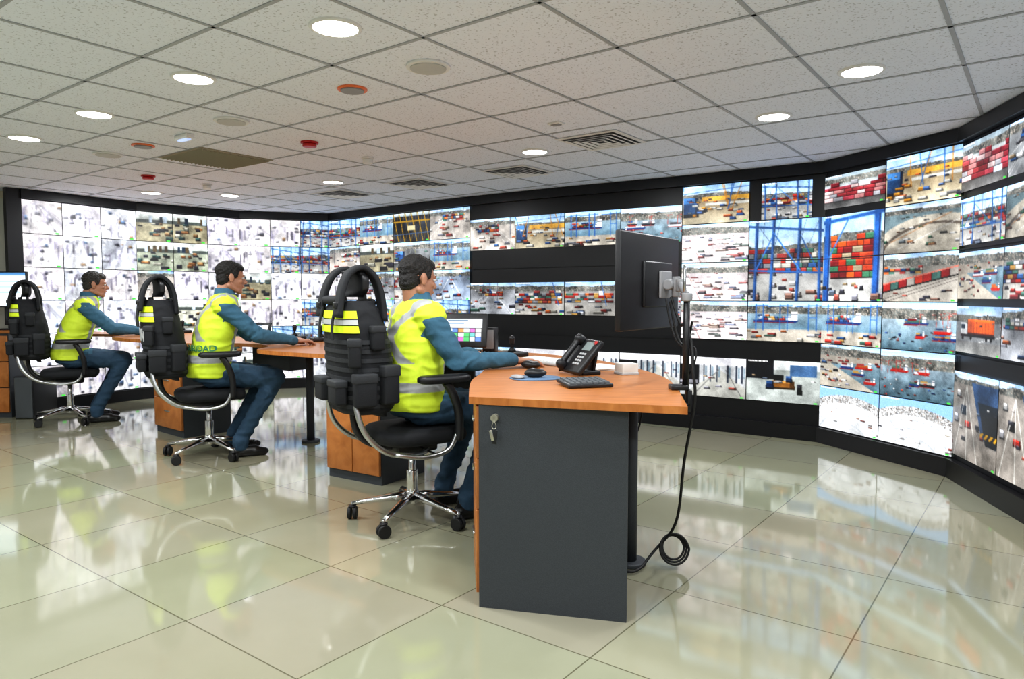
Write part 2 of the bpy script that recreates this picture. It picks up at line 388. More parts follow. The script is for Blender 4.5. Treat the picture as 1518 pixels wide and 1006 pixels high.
def stack(im,x0,x1,y0,y1,rows,cw=(.07,.13),pal=CONT):
    h=(y1-y0)/rows
    for j in range(rows):
        x=x0+U(-.03,.03)
        while x<x1:
            w=U(*cw); c=rc(pal)
            if rng.random()<.93 and (j>0 or rng.random()<.6):
                xx=min(x+w,x1); im.r(x,y0+j*h,xx,y0+(j+1)*h,c); im.r(x,y0+j*h,xx,y0+j*h+h*.15,np.clip(c*1.2+.05,0,1)); im.r(x,y0+(j+1)*h-h*.16,xx,y0+(j+1)*h,c*.3); im.r(xx-.008,y0+j*h,xx,y0+(j+1)*h,c*.35)
            x+=w
def ship(im,x,y,w,c):
    c=np.array(c); im.m((im.X>x+(im.Y-y)*.4)&(im.X<x+w-(im.Y-y)*.6)&(im.Y>y)&(im.Y<y+.055),c); im.r(x,y+.045,x+w*.9,y+.062,(.45,.12,.1)); im.r(x+w*.1,y-.045,x+w*.7,y,rc()*.9); im.r(x+w*.12,y-.07,x+w*.5,y-.03,rc())
    im.r(x+w*.74,y-.10,x+w*.88,y,(.93,.93,.94)); im.r(x+w*.74,y-.075,x+w*.88,y-.06,(.2,.22,.27))
def port(im):
    sky(im,.25); hills(im,.14,.36); im.grad(.36,1,(.56,.62,.66),(.30,.38,.42)); im.tex(.75,1.2,im.Y>.36,8)
    for i in range(5): ship(im,U(-.05,.8),U(.40,.72),U(.14,.34),rc([(.16,.25,.42),(.62,.17,.15),(.82,.82,.84),(.15,.17,.2)]))
    for i in range(26): x,y=U(0,1),U(.6,.97); obj(im,x,y,U(.015,.04),U(.015,.03),rc([(.65,.2,.18),(.85,.85,.85),(.2,.3,.5),(.12,.13,.16),(.7,.35,.3)]))
    for i in range(6): x=U(0,1); im.l(x,U(.2,.32),x+U(-.02,.02),.5,.006,(.6,.3,.27)); im.l(x-.05,U(.22,.3),x+.07,U(.2,.27),.005,(.55,.3,.28))
def basin(im):
    # aerial harbour: quay diagonal, moored ships, water
    sky(im,.15); hills(im,.08,.26); im.grad(.26,1,(.52,.60,.64),(.34,.43,.48)); im.tex(.85,1.15,im.Y>.26,8)
    q=(im.Y-.3)>(im.X)*.75; im.m(q,(.68,.66,.62)); q2=((im.Y-.26)<(.22-im.X*.12)); im.m(q2&(im.Y>.26),(.6,.58,.55))
    for i in range(22):
        x=U(0,.6); y=.36+x*.75+U(.02,.35); obj(im,x,y,U(.03,.09),U(.02,.05),rc(CONT+PALE))
    scatter(im,14,.26,.42,.02,.05)
    for x,y,w in ((.35,.48,.25),(.55,.62,.22),(.6,.46,.3),(.75,.78,.2)): ship(im,x,y,w,rc([(.62,.17,.15),(.16,.25,.42),(.82,.82,.84)]))
    im.tex(.8,1.1)
def harbor(im):
    sky(im,.28); hills(im,.12,.3); im.grad(.3,.7,(.55,.62,.66),(.40,.50,.56)); im.grad(.7,1,(.62,.60,.57),(.72,.70,.66)); im.tex(.8,1.15,im.Y>.3,7)
    ship(im,.08,.47,.62,(.15,.24,.42)); stack(im,.16,.52,.33,.47,3,(.04,.07)); im.r(.60,.26,.68,.47,(.92,.92,.93)); im.r(.60,.30,.68,.32,(.2,.22,.27))
    for x in (.12,.45,.83): im.l(x,.08,x,.72,.013,(.24,.40,.62)); im.l(x+.1,.08,x+.1,.72,.013,(.22,.36,.56)); im.l(x-.16,.13,x+.16,.10,.010,(.25,.42,.65)); im.l(x,.4,x+.1,.4,.009,(.25,.42,.65))
    scatter(im,12,.72,.93,.04,.08)
def containers(im):
    sky(im,.3); hills(im,.12,.28); im.grad(.28,1,(.55,.55,.55),(.70,.69,.67)); stack(im,-.05,U(.6,1.05),U(.22,.3),U(.62,.72),5); scatter(im,14,.68,.93,.05,.09)
    im.l(U(.6,.9),.02,U(.6,.9),.7,.012,(.3,.42,.62)); im.tex(.7,1.1)
def crane(im,col=(.24,.39,.60)):
    sky(im,.6); hills(im,.3,.42); im.grad(.42,1,(.5,.5,.5),(.72,.72,.71)); stack(im,-.02,1.02,.36,.66,5,(.06,.15)); scatter(im,22,.66,.95,.03,.07,PALE)
    col=np.array(col)
    for x in (U(.04,.12),U(.28,.36),U(.68,.76),U(.88,.96)):
        e=x+U(-.04,.04); im.l(x,0,e,1,.018,col); im.l(x+.012,0,e+.012,1,.005,col*.5)
    im.l(0,U(.06,.12),1,U(.16,.26),.014,col*.9); im.l(0,.62,1,.66,.012,col); im.l(.33,.15,.7,.62,.008,col*1.2); im.l(.1,.62,.33,.2,.008,col*1.2); im.l(.7,.2,.92,.62,.007,col)
    for i in range(6): x=U(0,1); im.l(x,0,x+U(-.3,.3),U(.3,.6),.003,(.35,.4,.45))
    im.tex(.72,1.08)
def bigstack(im):
    # tall container stack framed by blue gantry legs
    sky(im,.5); hills(im,.22,.36); im.grad(.36,1,(.5,.5,.5),(.74,.74,.73))
    stack(im,.14,.86,.24,.74,7,(.10,.18),[(.66,.24,.14),(.74,.36,.18),(.55,.16,.14),(.28,.45,.36),(.68,.3,.2),(.62,.58,.5),(.45,.14,.16)])
    for x in (.08,.90): im.l(x,0,x-.02,1,.045,(.20,.38,.62)); im.l(x+.035,0,x+.015,1,.010,(.12,.22,.38))
    im.l(0,.08,1,.02,.02,(.22,.38,.6)); im.l(.1,.5,.45,.04,.010,(.3,.45,.65)); scatter(im,12,.76,.94,.03,.07,PALE); im.tex(.75,1.08)
def ycrane(im):
    sky(im,.4); hills(im,.22,.36); im.grad(.36,1,(.58,.52,.43),(.76,.73,.65)); obj(im,.02,.30,.22,.42,(.24,.40,.58)); im.m((im.Y>.3)&(im.Y<.42)&(im.X>.3),(.80,.64,.34)); im.m((im.Y>.46)&(im.Y<.54)&(im.X>.35),(.8,.8,.78))
    scatter(im,34,.35,.9,.03,.075,[(.80,.58,.22),(.8,.8,.78),(.3,.42,.62),(.2,.2,.25),(.75,.42,.25),(.5,.5,.5)])
    for i in range(6): x=U(0,1); im.l(x,0,x+U(-.15,.15),.65,.010,(.25,.42,.66) if i%2 else (.72,.5,.22))
    im.l(0,.2,1,.1,.010,(.30,.45,.66)); im.tex(.7,1.1)
def yard(im,tint=None):
    t=tint or rc([(.58,.59,.61),(.50,.54,.60),(.66,.64,.62),(.52,.53,.54)]); sky(im,.2); hills(im,.08,.24); im.grad(.22,1,np.array(t)*.9,np.clip(np.array(t)*1.15,0,1))
    for i in range(5): x=U(-.5,1.5); im.l(.5,.22,x,1,.005,(.88,.88,.88))
    scatter(im,20,.2,.9,.022,.09,CONT+PALE); 
    if rng.random()<.5: stack(im,U(-.1,.4),U(.5,1.1),.2,.42,3,(.05,.1))
    for i in range(4): x=U(0,1); im.l(x,0,x,U(.4,.7),.005,(.3,.31,.35))
    im.tex(.65,1.15)
def plant(im):
    g=U(.78,.90); tn=rc([(1,.985,1.02),(.99,1,1.02),(1.01,.99,1.0),(.97,.99,1.03)]); im.a[:]=np.clip(g*tn,0,1); im.tex(.72,1.1,None,3); vx,vy=U(.3,.7),U(.05,.3)
    k=(im.Y-vy)*1.2; fl=(np.abs(im.X-vx)<k*U(.3,.5)); im.a[fl]=np.clip(im.a[fl]*.72+.24,0,1)
    for i in range(9):
        x=U(-.6,1.6); im.l(vx+(x-vx)*.15,vy,x,1.05,U(.004,.010),np.array((.48,.475,.52))*U(.8,1.3))
    for i in range(12):
        s=rng.choice([-1,1]); t=U(.15,1); x=vx+s*t*U(.25,.6); y=vy+t*.55; hh=.1+t*.35; im.r(x,y-hh*.6,x+.018+.03*t,y+hh*.4,np.clip(np.array((.44,.43,.48))*U(.6,1.7),0,1))
    for i in range(7): x,y=U(0,.9),U(0,.9); obj(im,x,y,U(.05,.14),U(.04,.12),rc([(.55,.55,.6),(.7,.7,.74),(.35,.35,.4),(.86,.86,.9),(.26,.26,.3),(.62,.52,.42),(.40,.48,.6)]))
    for i in range(3): x,y=U(0,.8),U(0,.5); im.r(x,y,x+U(.05,.12),y+U(.02,.05),(1,1,1))
    for i in range(4): im.l(vx,vy,U(-.2,1.2),-.1,.006,(.58,.58,.63))
    im.tex(.86,1.12,None,8); im.a=blur(blur(im.a))
def office(im):
    im.a[:]=rc([(.60,.58,.50),(.66,.66,.62),(.56,.58,.53)]); im.grad(0,.28,(.88,.9,.9),(.72,.74,.72)); im.r(.0,.26,1,.38,(.30,.32,.31)); 
    for i in range(5): x=U(0,.9); im.r(x,.14,x+U(.05,.12),.34,rc([(.12,.17,.22),(.75,.8,.85),(.3,.26,.2)]))
    scatter(im,14,.34,.85,.06,.13,[(.10,.10,.12),(.6,.44,.3),(.75,.75,.7),(.22,.32,.31),(.5,.4,.28),(.18,.18,.22)])
    for i in range(4): x=U(0,1); im.r(x,.04,x+.1,.08,(1,1,1))
    im.tex(.68,1.2)
def fisheye(im):
    im.a[:]=(.80,.81,.82); R=np.hypot((im.X-.5)*1.1,(im.Y-1.15)); im.tex(.80,1.15,None,3)
    for r in (.35,.55,.72): im.m(np.abs(R-r)<.006,(.60,.62,.64))
    for i in range(5): im.l(.5,1.15,U(-.3,1.3),.1,.006,(.66,.67,.68))
    mk=(R>.82)&(rng.random(R.shape)<.5); im.a[mk]=rng.uniform(.15,.8,(mk.sum(),1))*np.array([1,.97,.95]); im.m(R>1.0,(.55,.68,.82)); scatter(im,14,.25,.9,.015,.04,PALE)
def dock(im):
    im.a[:]=(.42,.48,.50); R=np.hypot((im.X-.7),(im.Y-1.2)); im.m(R<.95,(.68,.66,.62)); im.m((R<.8)&(R>.75),(.38,.35,.32)); sky(im,.12); hills(im,.08,.2)
    scatter(im,22,.2,.85,.02,.06,[(.6,.44,.32),(.8,.8,.8),(.25,.38,.32),(.25,.25,.25),(.5,.54,.56)])
    im.l(.1,.75,.9,.25,.007,(.62,.45,.31)); im.l(.2,.9,1,.4,.005,(.85,.85,.85)); im.tex(.62,1.15)
def train(im):
    sky(im,.2); hills(im,.08,.28); im.grad(.28,1,(.55,.54,.52),(.70,.68,.65)); t=im.Y-(.62-im.X*.34)
    mk=(t>0)&(t<.17); cidx=(im.X*9).astype(int); pal=np.array([(.6,.18,.16),(.5,.15,.17),(.66,.26,.2),(.3,.42,.4),(.62,.6,.58)]); im.a[mk]=pal[(cidx*3%5)][mk]; im.m(mk&((im.X*9)%1<.08),(.15,.12,.12)); im.m((t>.17)&(t<.2),(.12,.12,.12)); im.m(mk&(t<.03),(.78,.5,.45))
    im.l(0,.95,1,.5,.006,(.35,.33,.32)); im.l(0,1.02,1,.56,.006,(.35,.33,.32)); stack(im,.0,.55,.26,.42,3,(.05,.09)); scatter(im,8,.75,.95,.03,.06,PALE); im.tex(.72,1.12)
def lattice(im):
    im.a[:]=(.14,.15,.17); im.tex(.6,2.0,None,5); im.grad(0,.12,(.8,.86,.9),(.6,.64,.66))
    for i in range(7): x=i/6; im.l(x,0,x+.15,1,.016,(.66,.53,.18)); im.l(x+.15,0,x,1,.010,(.45,.37,.16))
    im.l(0,.3,1,.3,.024,(.62,.5,.2)); im.l(0,.75,1,.7,.014,(.3,.38,.5)); im.r(.4,.45,.6,.6,(.75,.72,.6))
def cars(im):
    sky(im,.15); hills(im,.06,.2); im.grad(.2,1,(.5,.51,.52),(.58,.58,.59))
    for j in range(11):
        y=.2+.072*j; n=24-j
        for i in range(n): x=(i+.3)/n; c=rc([(.6,.16,.15),(.82,.82,.82),(.2,.2,.24),(.6,.6,.63),(.2,.27,.42)]); im.r(x,y,x+.028,y+.038,c); im.r(x,y+.03,x+.028,y+.046,c*.3)
def truck(im,c=(.76,.38,.16)):
    im.a[:]=(.52,.53,.54); sky(im,.3); hills(im,.18,.34); im.l(0,.9,1,.6,.007,(.88,.88,.88)); im.grad(.75,1,(.50,.50,.50),(.6,.6,.59))
    c=np.array(c); im.r(.28,.28,.86,.60,c); im.r(.28,.28,.86,.32,np.clip(c*1.2,0,1)); im.r(.28,.55,.86,.60,c*.4)
    for i in range(9): im.r(.30+i*.062,.33,.306+i*.062,.55,c*.72)
    im.r(.12,.36,.27,.62,(.82,.83,.84)); im.r(.13,.39,.22,.48,(.15,.2,.26)); im.r(.12,.60,.88,.65,(.12,.12,.13))
    for x in (.17,.36,.70,.80): im.m(((im.X-x)*im.asp)**2+(im.Y-.67)**2<.0020,(.07,.07,.08))
    scatter(im,6,.3,.45,.02,.03,PALE); im.tex(.7,1.12)
def road(im):
    im.a[:]=(.46,.47,.48); sky(im,.2); hills(im,.1,.26); im.m(((im.X+im.Y*.8)<.55)&(im.Y>.26),(.52,.48,.42)); im.l(.25,1,.5,.26,.007,(.88,.88,.88)); im.l(.75,1,.58,.26,.005,(.85,.85,.6))
    obj(im,.05,.32,.26,.3,rc([(.74,.38,.2),(.26,.4,.6),(.78,.78,.78)])); scatter(im,14,.28,.88,.03,.1); im.tex(.62,1.15)
def toll(im):
    im.a[:]=(.56,.54,.52); sky(im,.1); hills(im,.05,.14); im.m(((im.X-.35)*1.2>(im.Y-.1)*.5+.1)&(im.Y<.7)&(im.Y>.1),(.24,.32,.43)); im.m(((im.X-.4)*1.2>(im.Y-.1)*.5+.12)&(im.Y>.3)&(im.Y<.75),(.13,.15,.18))
    im.m((((im.X+im.Y)%.10)<.05)&(im.X>.65)&(im.Y>.62)&(im.Y<.68),(.8,.63,.15)); obj(im,.1,.22,.08,.06,(.9,.9,.9)); obj(im,.2,.38,.12,.09,(.15,.15,.17)); obj(im,.3,.55,.13,.06,(.65,.2,.16)); obj(im,.05,.5,.09,.08,(.8,.8,.82))
    for x in (.05,.35,.6): im.l(.32,.15,x,1,.006,(.82,.82,.8))
    scatter(im,10,.2,.9,.02,.05,PALE); im.tex(.65,1.15)
def hall(im):
    im.a[:]=(.74,.75,.76); im.r(0,0,1,.2,(.9,.9,.92)); im.r(0,.2,.3,.72,(.10,.10,.12)); im.m((im.Y-.3)>np.abs(im.X-.62)*1.2,(.70,.70,.68))
    for x in (.36,.46,.56,.72,.85,.93): im.r(x,.18,x+.025,.62,(.25,.27,.31)); im.r(x+.03,.24,x+.055,.5,(.5,.56,.6))
    im.l(.6,.3,.2,1,.012,(.45,.45,.45)); im.l(.7,.3,.95,1,.008,(.4,.4,.4)); im.r(.0,.6,.28,.68,(.5,.5,.52)); scatter(im,8,.4,.8,.03,.06,PALE); im.tex(.75,1.15)
def deskroom(im):
    im.a[:]=(.64,.66,.65); im.r(0,0,.38,.45,(.10,.11,.14)); im.r(.38,0,1,.22,(.87,.89,.89)); im.r(.6,.1,.95,.36,(.3,.4,.52)); obj(im,.36,.48,.3,.16,(.62,.44,.24)); im.r(.38,.34,.52,.48,(.08,.1,.12)); obj(im,.28,.5,.1,.16,(.14,.24,.38)); obj(im,.7,.55,.06,.2,(.15,.15,.18)); obj(im,.55,.36,.08,.12,(.2,.3,.45)); scatter(im,6,.3,.5,.03,.05,PALE); im.tex(.7,1.15)
def pale(im):
    sky(im,.2); hills(im,.1,.28); im.grad(.28,1,(.74,.71,.72),(.86,.83,.83)); scatter(im,46,.26,.92,.02,.06,[(.66,.54,.54),(.76,.68,.64),(.88,.88,.88),(.54,.57,.66),(.62,.38,.38),(.46,.49,.48),(.34,.33,.36)],(1.5,4)); im.l(.1,.3,.3,1,.006,(.55,.36,.36)); im.tex(.78,1.15); im.a=im.a*.92+.07
PINKP=[(.62,.30,.34),(.55,.24,.26),(.78,.7,.7),(.45,.18,.21),(.66,.48,.48),(.6,.6,.62)]
def pinkcont(im):
    im.grad(0,.35,(.6,.66,.7),(.68,.70,.70)); hills(im,.1,.28); stack(im,-.02,1.05,.24,.8,5,(.11,.2),PINKP); im.grad(.8,1,(.34,.34,.34),(.45,.45,.45)); im.tex(.7,1.12)

SV=[];SF=[];SC=[]; soff=0
def blur(a):
    p=np.pad(a,((1,1),(1,1),(0,0)),'edge'); return .5*a+.125*(p[:-2,1:-1]+p[2:,1:-1]+p[1:-1,:-2]+p[1:-1,2:])
def put(k,u0,u1,z0,z1,fn,dens=None):
    global soff
    dens=dens or (125 if k<3 else 150 if k<5 else 180)
    L=(P[k+1]-P[k]).length; wid=L*(u1-u0); hh=z1-z0
    w=int(wid*dens); h=int(hh*dens)
    im=Img(w,h,asp=wid/hh); fn(im)
    im.a=np.clip(im.a*U(.94,1.1),0,1); im.a=blur(im.a); im.noise(.02)
    im.a[1:3,3:int(w*.3)][:, ::2]=.92; im.a[h-3:h-1,w-9:w-4]=(.3,.7,.3)
    a=P[k].lerp(P[k+1],u0+.004/L); b=P[k].lerp(P[k+1],u1-.004/L); n=nrm(k)*.012
    a=a+n;b=b+n
    tx=np.linspace(0,1,w); tz=np.linspace(z1-.004,z0+.004,h)
    XX=np.tile(a.x+(b.x-a.x)*tx,(h,1)); YY=np.tile(a.y+(b.y-a.y)*tx,(h,1)); ZZ=np.tile(tz[:,None],(1,w))
    SV.append(np.stack([XX,YY,ZZ],-1).reshape(-1,3)); SC.append(im.a.reshape(-1,3))
    i=np.arange(h*w).reshape(h,w)+soff
    SF.append(np.stack([i[:-1,:-1],i[1:,:-1],i[1:,1:],i[:-1,1:]],-1).reshape(-1,4)); soff+=h*w
Z=[2.2,1.855,1.51,1.165,.82,.475,.13]
def grid(k,cols,rows,fns,r0=0,r1=6):
    i=0
    for r in range(r0,r1):
        for c in range(cols): put(k,c/cols,(c+1)/cols,Z[r+1],Z[r],fns[i%len(fns)]); i+=1
grid(0,3,6,[plant])
grid(1,3,6,[office,office,plant,office,office,plant,yard,plant,plant,plant])
grid(2,3,6,[plant,plant,crane,plant,crane,crane,office,plant,plant])
grid(3,2,6,[crane,harbor,yard,office,plant,yard,crane,crane])
grid(4,2,6,[lattice,yard,road,harbor,containers,yard,yard,crane])
def letter(k,fns):
    for r in range(3):
        zc=2.2-.69*(r+.5)+.02
        for c in range(2): put(k,c/2,(c+1)/2,zc-.17,zc+.17,fns[r*2+c])
letter(5,[yard,ycrane,yard,containers,yard,hall])
letter(6,[harbor,port,containers,cars,hall,hall])
put(7,0,.5,Z[1],Z[0],ycrane); put(7,.58,.92,Z[1],Z[0]-.03,crane)
put(7,0,.5,Z[2],Z[1],pale); put(7,0,.5,Z[3],Z[2],pale); put(7,0,.5,Z[4],Z[3],pale); put(7,.5,1,Z[3],Z[1],crane); put(7,.5,1,Z[4],Z[3],harbor)
put(7,0,.5,.30,.66,hall); put(7,.5,1,.30,.66,deskroom)
put(8,0,.5,Z[1]+.05,Z[0]-.03,pinkcont); put(8,.5,1,Z[1],Z[0],ycrane); put(8,0,.5,Z[3],Z[1],bigstack); put(8,.5,1,Z[2],Z[1],dock)
put(8,.5,1,Z[3],Z[2],train); put(8,0,.5,Z[4],Z[3],harbor); put(8,.5,1,Z[4],Z[3],port)
put(8,0,.5,Z[5],Z[4],basin); put(8,.5,1,Z[5],Z[4],port); put(8,0,.5,Z[6],Z[5],fisheye); put(8,.5,1,Z[6],Z[5],fisheye)
for k in (9,10,11):
    fs=[pinkcont,yard,crane,dock,basin,containers,truck,yard]
    dn=180 if k<11 else 80
    i=0
    for r in range(4):
        for c in range(2): put(k,c/2+(.0),(c+1)/2,Z[r+1]+.02,Z[r]-.02,fs[i],dn); i+=1
    put(k,0,.5,.16,.72,toll,dn); put(k,.5,1,.16,.72,toll,dn)
SVa=np.concatenate(SV); SCa=np.clip(np.concatenate(SC),0,1); SFa=np.concatenate(SF)
mean=SCa.mean(1,keepdims=True); SCa=np.clip(mean+(SCa-mean)*1.15,0,1); SCa=np.clip((SCa-.5)*1.15+.5,0,1)**2.2
me=bpy.data.meshes.new('camera_feeds'); me.vertices.add(len(SVa)); me.vertices.foreach_set('co',SVa.astype(np.float32).ravel())
nf=len(SFa); me.loops.add(nf*4); me.polygons.add(nf); me.loops.foreach_set('vertex_index',SFa.astype(np.int32).ravel())
me.polygons.foreach_set('loop_start',np.arange(0,nf*4,4,dtype=np.int32)); me.update(calc_edges=True); me.validate()
a=me.color_attributes.new('Col','FLOAT_COLOR','POINT'); a.data.foreach_set('color',np.concatenate([SCa,np.ones((len(SCa),1))],1).astype(np.float32).ravel())
ms=bpy.data.materials.new('lit_display'); ms.use_nodes=True; nt=ms.node_tree; b=nt.nodes['Principled BSDF']
at=nt.nodes.new('ShaderNodeAttribute'); at.attribute_name='Col'
b.inputs['Base Color'].default_value=(.01,.01,.01,1); b.inputs['Roughness'].default_value=.35
nt.links.new(at.outputs['Color'],b.inputs['Emission Color']); b.inputs['Emission Strength'].default_value=1.35
mkobj('camera_feeds',me,vw,mats=[ms])
for k in range(NP):
    for z in (1.51,.82):
        a_,b_=P[k]+nrm(k)*.0135,P[k+1]+nrm(k)*.0135
        pyobj('bezel',[(a_.x,a_.y,z-.004),(b_.x,b_.y,z-.004),(b_.x,b_.y,z+.004),(a_.x,a_.y,z+.004)],[(0,1,2,3)],M['frame'],vw)

# ---------------------------------------------------------------- control desk
TZ=.82
desk=empty('control_desk')
inner=[(-.165,2.69),(-.185,3.2),(-.15,3.6),(-.16,3.95),(-.38,4.22),(-.80,4.40),(-1.25,4.70),(-1.65,4.95),(-1.86,5.15),(-1.88,5.45),(-2.05,5.72),(-2.35,5.86),(-2.70,5.84),(-3.18,6.24),(-3.6,6.52),(-3.82,6.75),(-3.84,7.0),(-4.0,7.2),(-4.3,7.3),(-4.7,7.28)]
outer=[(-4.6,7.7),(-3.95,7.95),(-3.3,7.6),(-2.9,7.0),(-2.3,6.65),(-1.6,6.3),(-1.15,5.75),(-.6,5.3),(.1,4.85),(.5,4.3),(.68,3.7),(.72,3.2),(.61,2.44)]
def smooth(pts,n=4):
    out=[]
    for i in range(len(pts)-1):
        p0=Vector(pts[max(i-1,0)]);p1=Vector(pts[i]);p2=Vector(pts[i+1]);p3=Vector(pts[min(i+2,len(pts)-1)])
        for k in range(n):
            t=k/n; out.append(.5*((2*p1)+(-p0+p2)*t+(2*p0-5*p1+4*p2-p3)*t*t+(-p0+3*p1-3*p2+p3)*t**3))
    out.append(Vector(pts[-1])); return out
poly=smooth(inner)+smooth(outer)
def slab(name,poly,z0,z1,m,parent):
    n=len(poly); V=[(p[0],p[1],z0) for p in poly]+[(p[0],p[1],z1) for p in poly]
    F=[tuple(range(n)),tuple(range(n,2*n))]+[(i,(i+1)%n,n+(i+1)%n,n+i) for i in range(n)]
    return pyobj(name,V,F,m,parent)
slab('desk_top',poly,TZ-.028,TZ,M['wood'],desk)
def pedestal(pl,pr,depth,fronts,tag='a'):
    pl=Vector(pl);pr=Vector(pr); d=(pr-pl); w=d.length; d.normalize(); q=Vector((-d.y,d.x)); ang=math.atan2(d.y,d.x)
    c=pl+d*w/2+q*(depth/2+.02)
    top=TZ-.029
    box('pedestal_body_'+tag,(w,depth,top),(c.x,c.y,top/2),M['darkpanel'],desk,rz=ang)
    for i,(u0,u1,a,b_) in enumerate(fronts):
        cc=pl+d*(w*(u0+u1)/2)+q*.009
        box('front_%s_%d'%(tag,i),(w*(u1-u0)-.006,.02,b_-a-.006),(cc.x,cc.y,(a+b_)/2),M['wood'],desk,rz=ang,bev=.002)
        hh=cc-q*.014
        if b_-a<.35: box('handle_%s_%d'%(tag,i),(.09,.012,.012),(hh.x,hh.y,(a+b_)/2+.02),M['alu'],desk,rz=ang,bev=.004)
pedestal((-.170,3.10),(-.137,2.69),.53,[(0,1,.05,.38),(0,1,.38,.58),(0,1,.58,.785)],tag='near_end')
box('end_panel',(.565,.022,.79),(.150,2.625,.395),M['darkpanel'],desk,rz=math.atan2(-.13,.541))
pedestal((-1.24,4.69),(-.84,4.43),.42,[(0,.5,.06,.66),(.5,1,.06,.66)],tag='second')
pedestal((-3.20,6.29),(-2.80,5.95),.42,[(0,1,.06,.32),(0,1,.32,.60)],tag='third')
def column(x,y,tag):
    cyl('leg_'+tag,.032,TZ-.03,(x,y,(TZ-.03)/2),M['darkpanel'],desk); cyl('foot_'+tag,.075,.02,(x,y,.01),M['darkpanel'],desk,bev=.006)
column(.53,3.13,'1'); column(-1.67,5.82,'2'); column(.45,4.2,'3'); column(-3.2,7.2,'4')
box('cable_tray_1',(.5,.2,.2),(-2.0,6.1,.685),M['darkpanel'],desk,rz=-.6); box('modesty_panel_1',(.8,.02,.35),(-.6,5.1,.61),M['darkpanel'],desk,rz=-.55)
box('modesty_panel_2',(.9,.02,.35),(.40,3.75,.61),M['darkpanel'],desk,rz=1.75)
lk=empty('cabinet_lock',(-.062,2.662,.745),math.atan2(-.13,.541))
cyl('barrel',.014,.02,(0,-.002,0),M['brass'],lk,rot=(math.pi/2,0,0)); cyl('key_head',.014,.004,(0,-.022,-.0),M['brass'],lk,rot=(math.pi/2,0,0)); box('key_shaft',(.006,.02,.006),(0,-.014,0),M['brass'],lk)
tube('key_ring',[(.0,-.024,-.01),(.014,-.024,-.03),(0,-.024,-.05),(-.014,-.024,-.03)],.0015,M['brass'],lk,cyclic=True); box('spare_key',(.016,.004,.055),(.004,-.026,-.07),M['black'],lk,rot=(0,.1,0),bev=.0015)
box('spare_key_2',(.012,.003,.04),(-.008,-.028,-.065),M['brass'],lk,rot=(0,-.25,0),bev=.001)
cb=empty('storage_cabinet',(-5.35,7.0,0),0)
box('carcass',(.72,.40,.84),(0,.21,.42),M['darkpanel'],cb); box('cabinet_top',(.76,.42,.025),(0,.205,.8525),M['wood'],cb,bev=.003)
for i,(a_,b_) in enumerate(((.05,.3),(.3,.56),(.56,.82))): box('drawer_%d'%i,(.7,.02,b_-a_-.008),(0,0,(a_+b_)/2),M['wood'],cb,bev=.002); box('pull_%d'%i,(.1,.014,.012),(.2,-.014,(a_+b_)/2),M['alu'],cb,bev=.004)
def screenmat(name,im_fn,w,h,parent,loc,sw,sh,rot=(0,0,0)):
    im=Img(w,h,asp=sw/sh); im_fn(im); arr=np.clip(im.a,0,1)**2.2
    V=[];C=[]
    for j in range(h):
        for i in range(w): V.append(((i/(w-1)-.5)*sw,0,(.5-j/(h-1))*sh)); C.append(arr[j,i])
    F=[(j*w+i,(j+1)*w+i,(j+1)*w+i+1,j*w+i+1) for j in range(h-1) for i in range(w-1)]
    me=bpy.data.meshes.new(name); me.from_pydata(V,[],F); a=me.color_attributes.new('Col','FLOAT_COLOR','POINT')
    a.data.foreach_set('color',np.concatenate([np.array(C),np.ones((len(C),1))],1).astype(np.float32).ravel())
    return mkobj(name,me,parent,loc,rot,[ms])
def deskui(im):
    im.a[:]=(.82,.9,.95); im.r(0,0,1,.08,(.3,.5,.7)); im.r(.05,.15,.95,.9,(.95,.97,.98)); im.r(.1,.25,.8,.29,(.6,.75,.85)); im.r(.1,.4,.7,.44,(.6,.75,.85)); im.r(.1,.55,.85,.6,(.5,.7,.85))
e=empty('desktop_monitor',(-5.10,7.14,.866),-.0)
box('bezel',(.46,.03,.36),(0,0,.41),M['black'],e,bev=.004); screenmat('screen',deskui,30,20,e,(0,-.0165,.41),.44,.335); box('neck',(.05,.03,.2),(0,.03,.15),M['black'],e,bev=.004); box('stand',(.22,.16,.015),(0,.03,.0075),M['black'],e,bev=.004)

# ---------------------------------------------------------------- large desk monitor seen from behind, on pole
mo=empty('computer_monitor',(.60,3.11,1.265),math.atan2(.82,.574))
box('panel_back',(.61,.028,.41),(0,0,0),M['black'],mo,bev=.006)
box('rear_bulge',(.30,.018,.20),(.05,-.018,-.01),M['black'],mo,bev=.008)
screenmat('screen',deskui,40,24,mo,(0,.0155,0),.585,.375,rot=(0,0,math.pi))
box('vesa_plate',(.12,.012,.12),(.10,-.034,-.01),M['grey'],mo,bev=.004)
cyl('tilt_knuckle',.024,.07,(.10,-.058,-.01),M['grey'],mo,rot=(0,math.pi/2,0),bev=.006)
cyl('swivel_post',.018,.09,(.10,-.085,-.02),M['grey'],mo,bev=.005)
pl_=empty('monitor_pole',(.715,2.9,TZ))
cyl('pole',.0135,.38,(0,0,.19),M['black'],pl_); cyl('rod',.006,.14,(-.01,0,.44),M['alu'],pl_); box('clamp_top',(.07,.07,.02),(-.03,0,.01),M['black'],pl_,bev=.004); box('clamp_plate',(.02,.05,.09),(.012,0,-.045),M['black'],pl_,bev=.004); box('clamp_jaw',(.07,.05,.012),(-.02,0,-.06),M['black'],pl_,bev=.003)
cyl('collar',.022,.035,(0,0,.38),M['grey'],pl_,bev=.005)
tube('arm_link',[(0,0,.39),(-.01,.06,.42),(0.0,.12,.44),(0.02,.18,.43)],.014,M['grey'],pl_)
cyl('arm_joint',.022,.055,(.01,.15,.43),M['grey'],pl_,bev=.006)
cb_=empty('cable_bundle',(0,0,0))
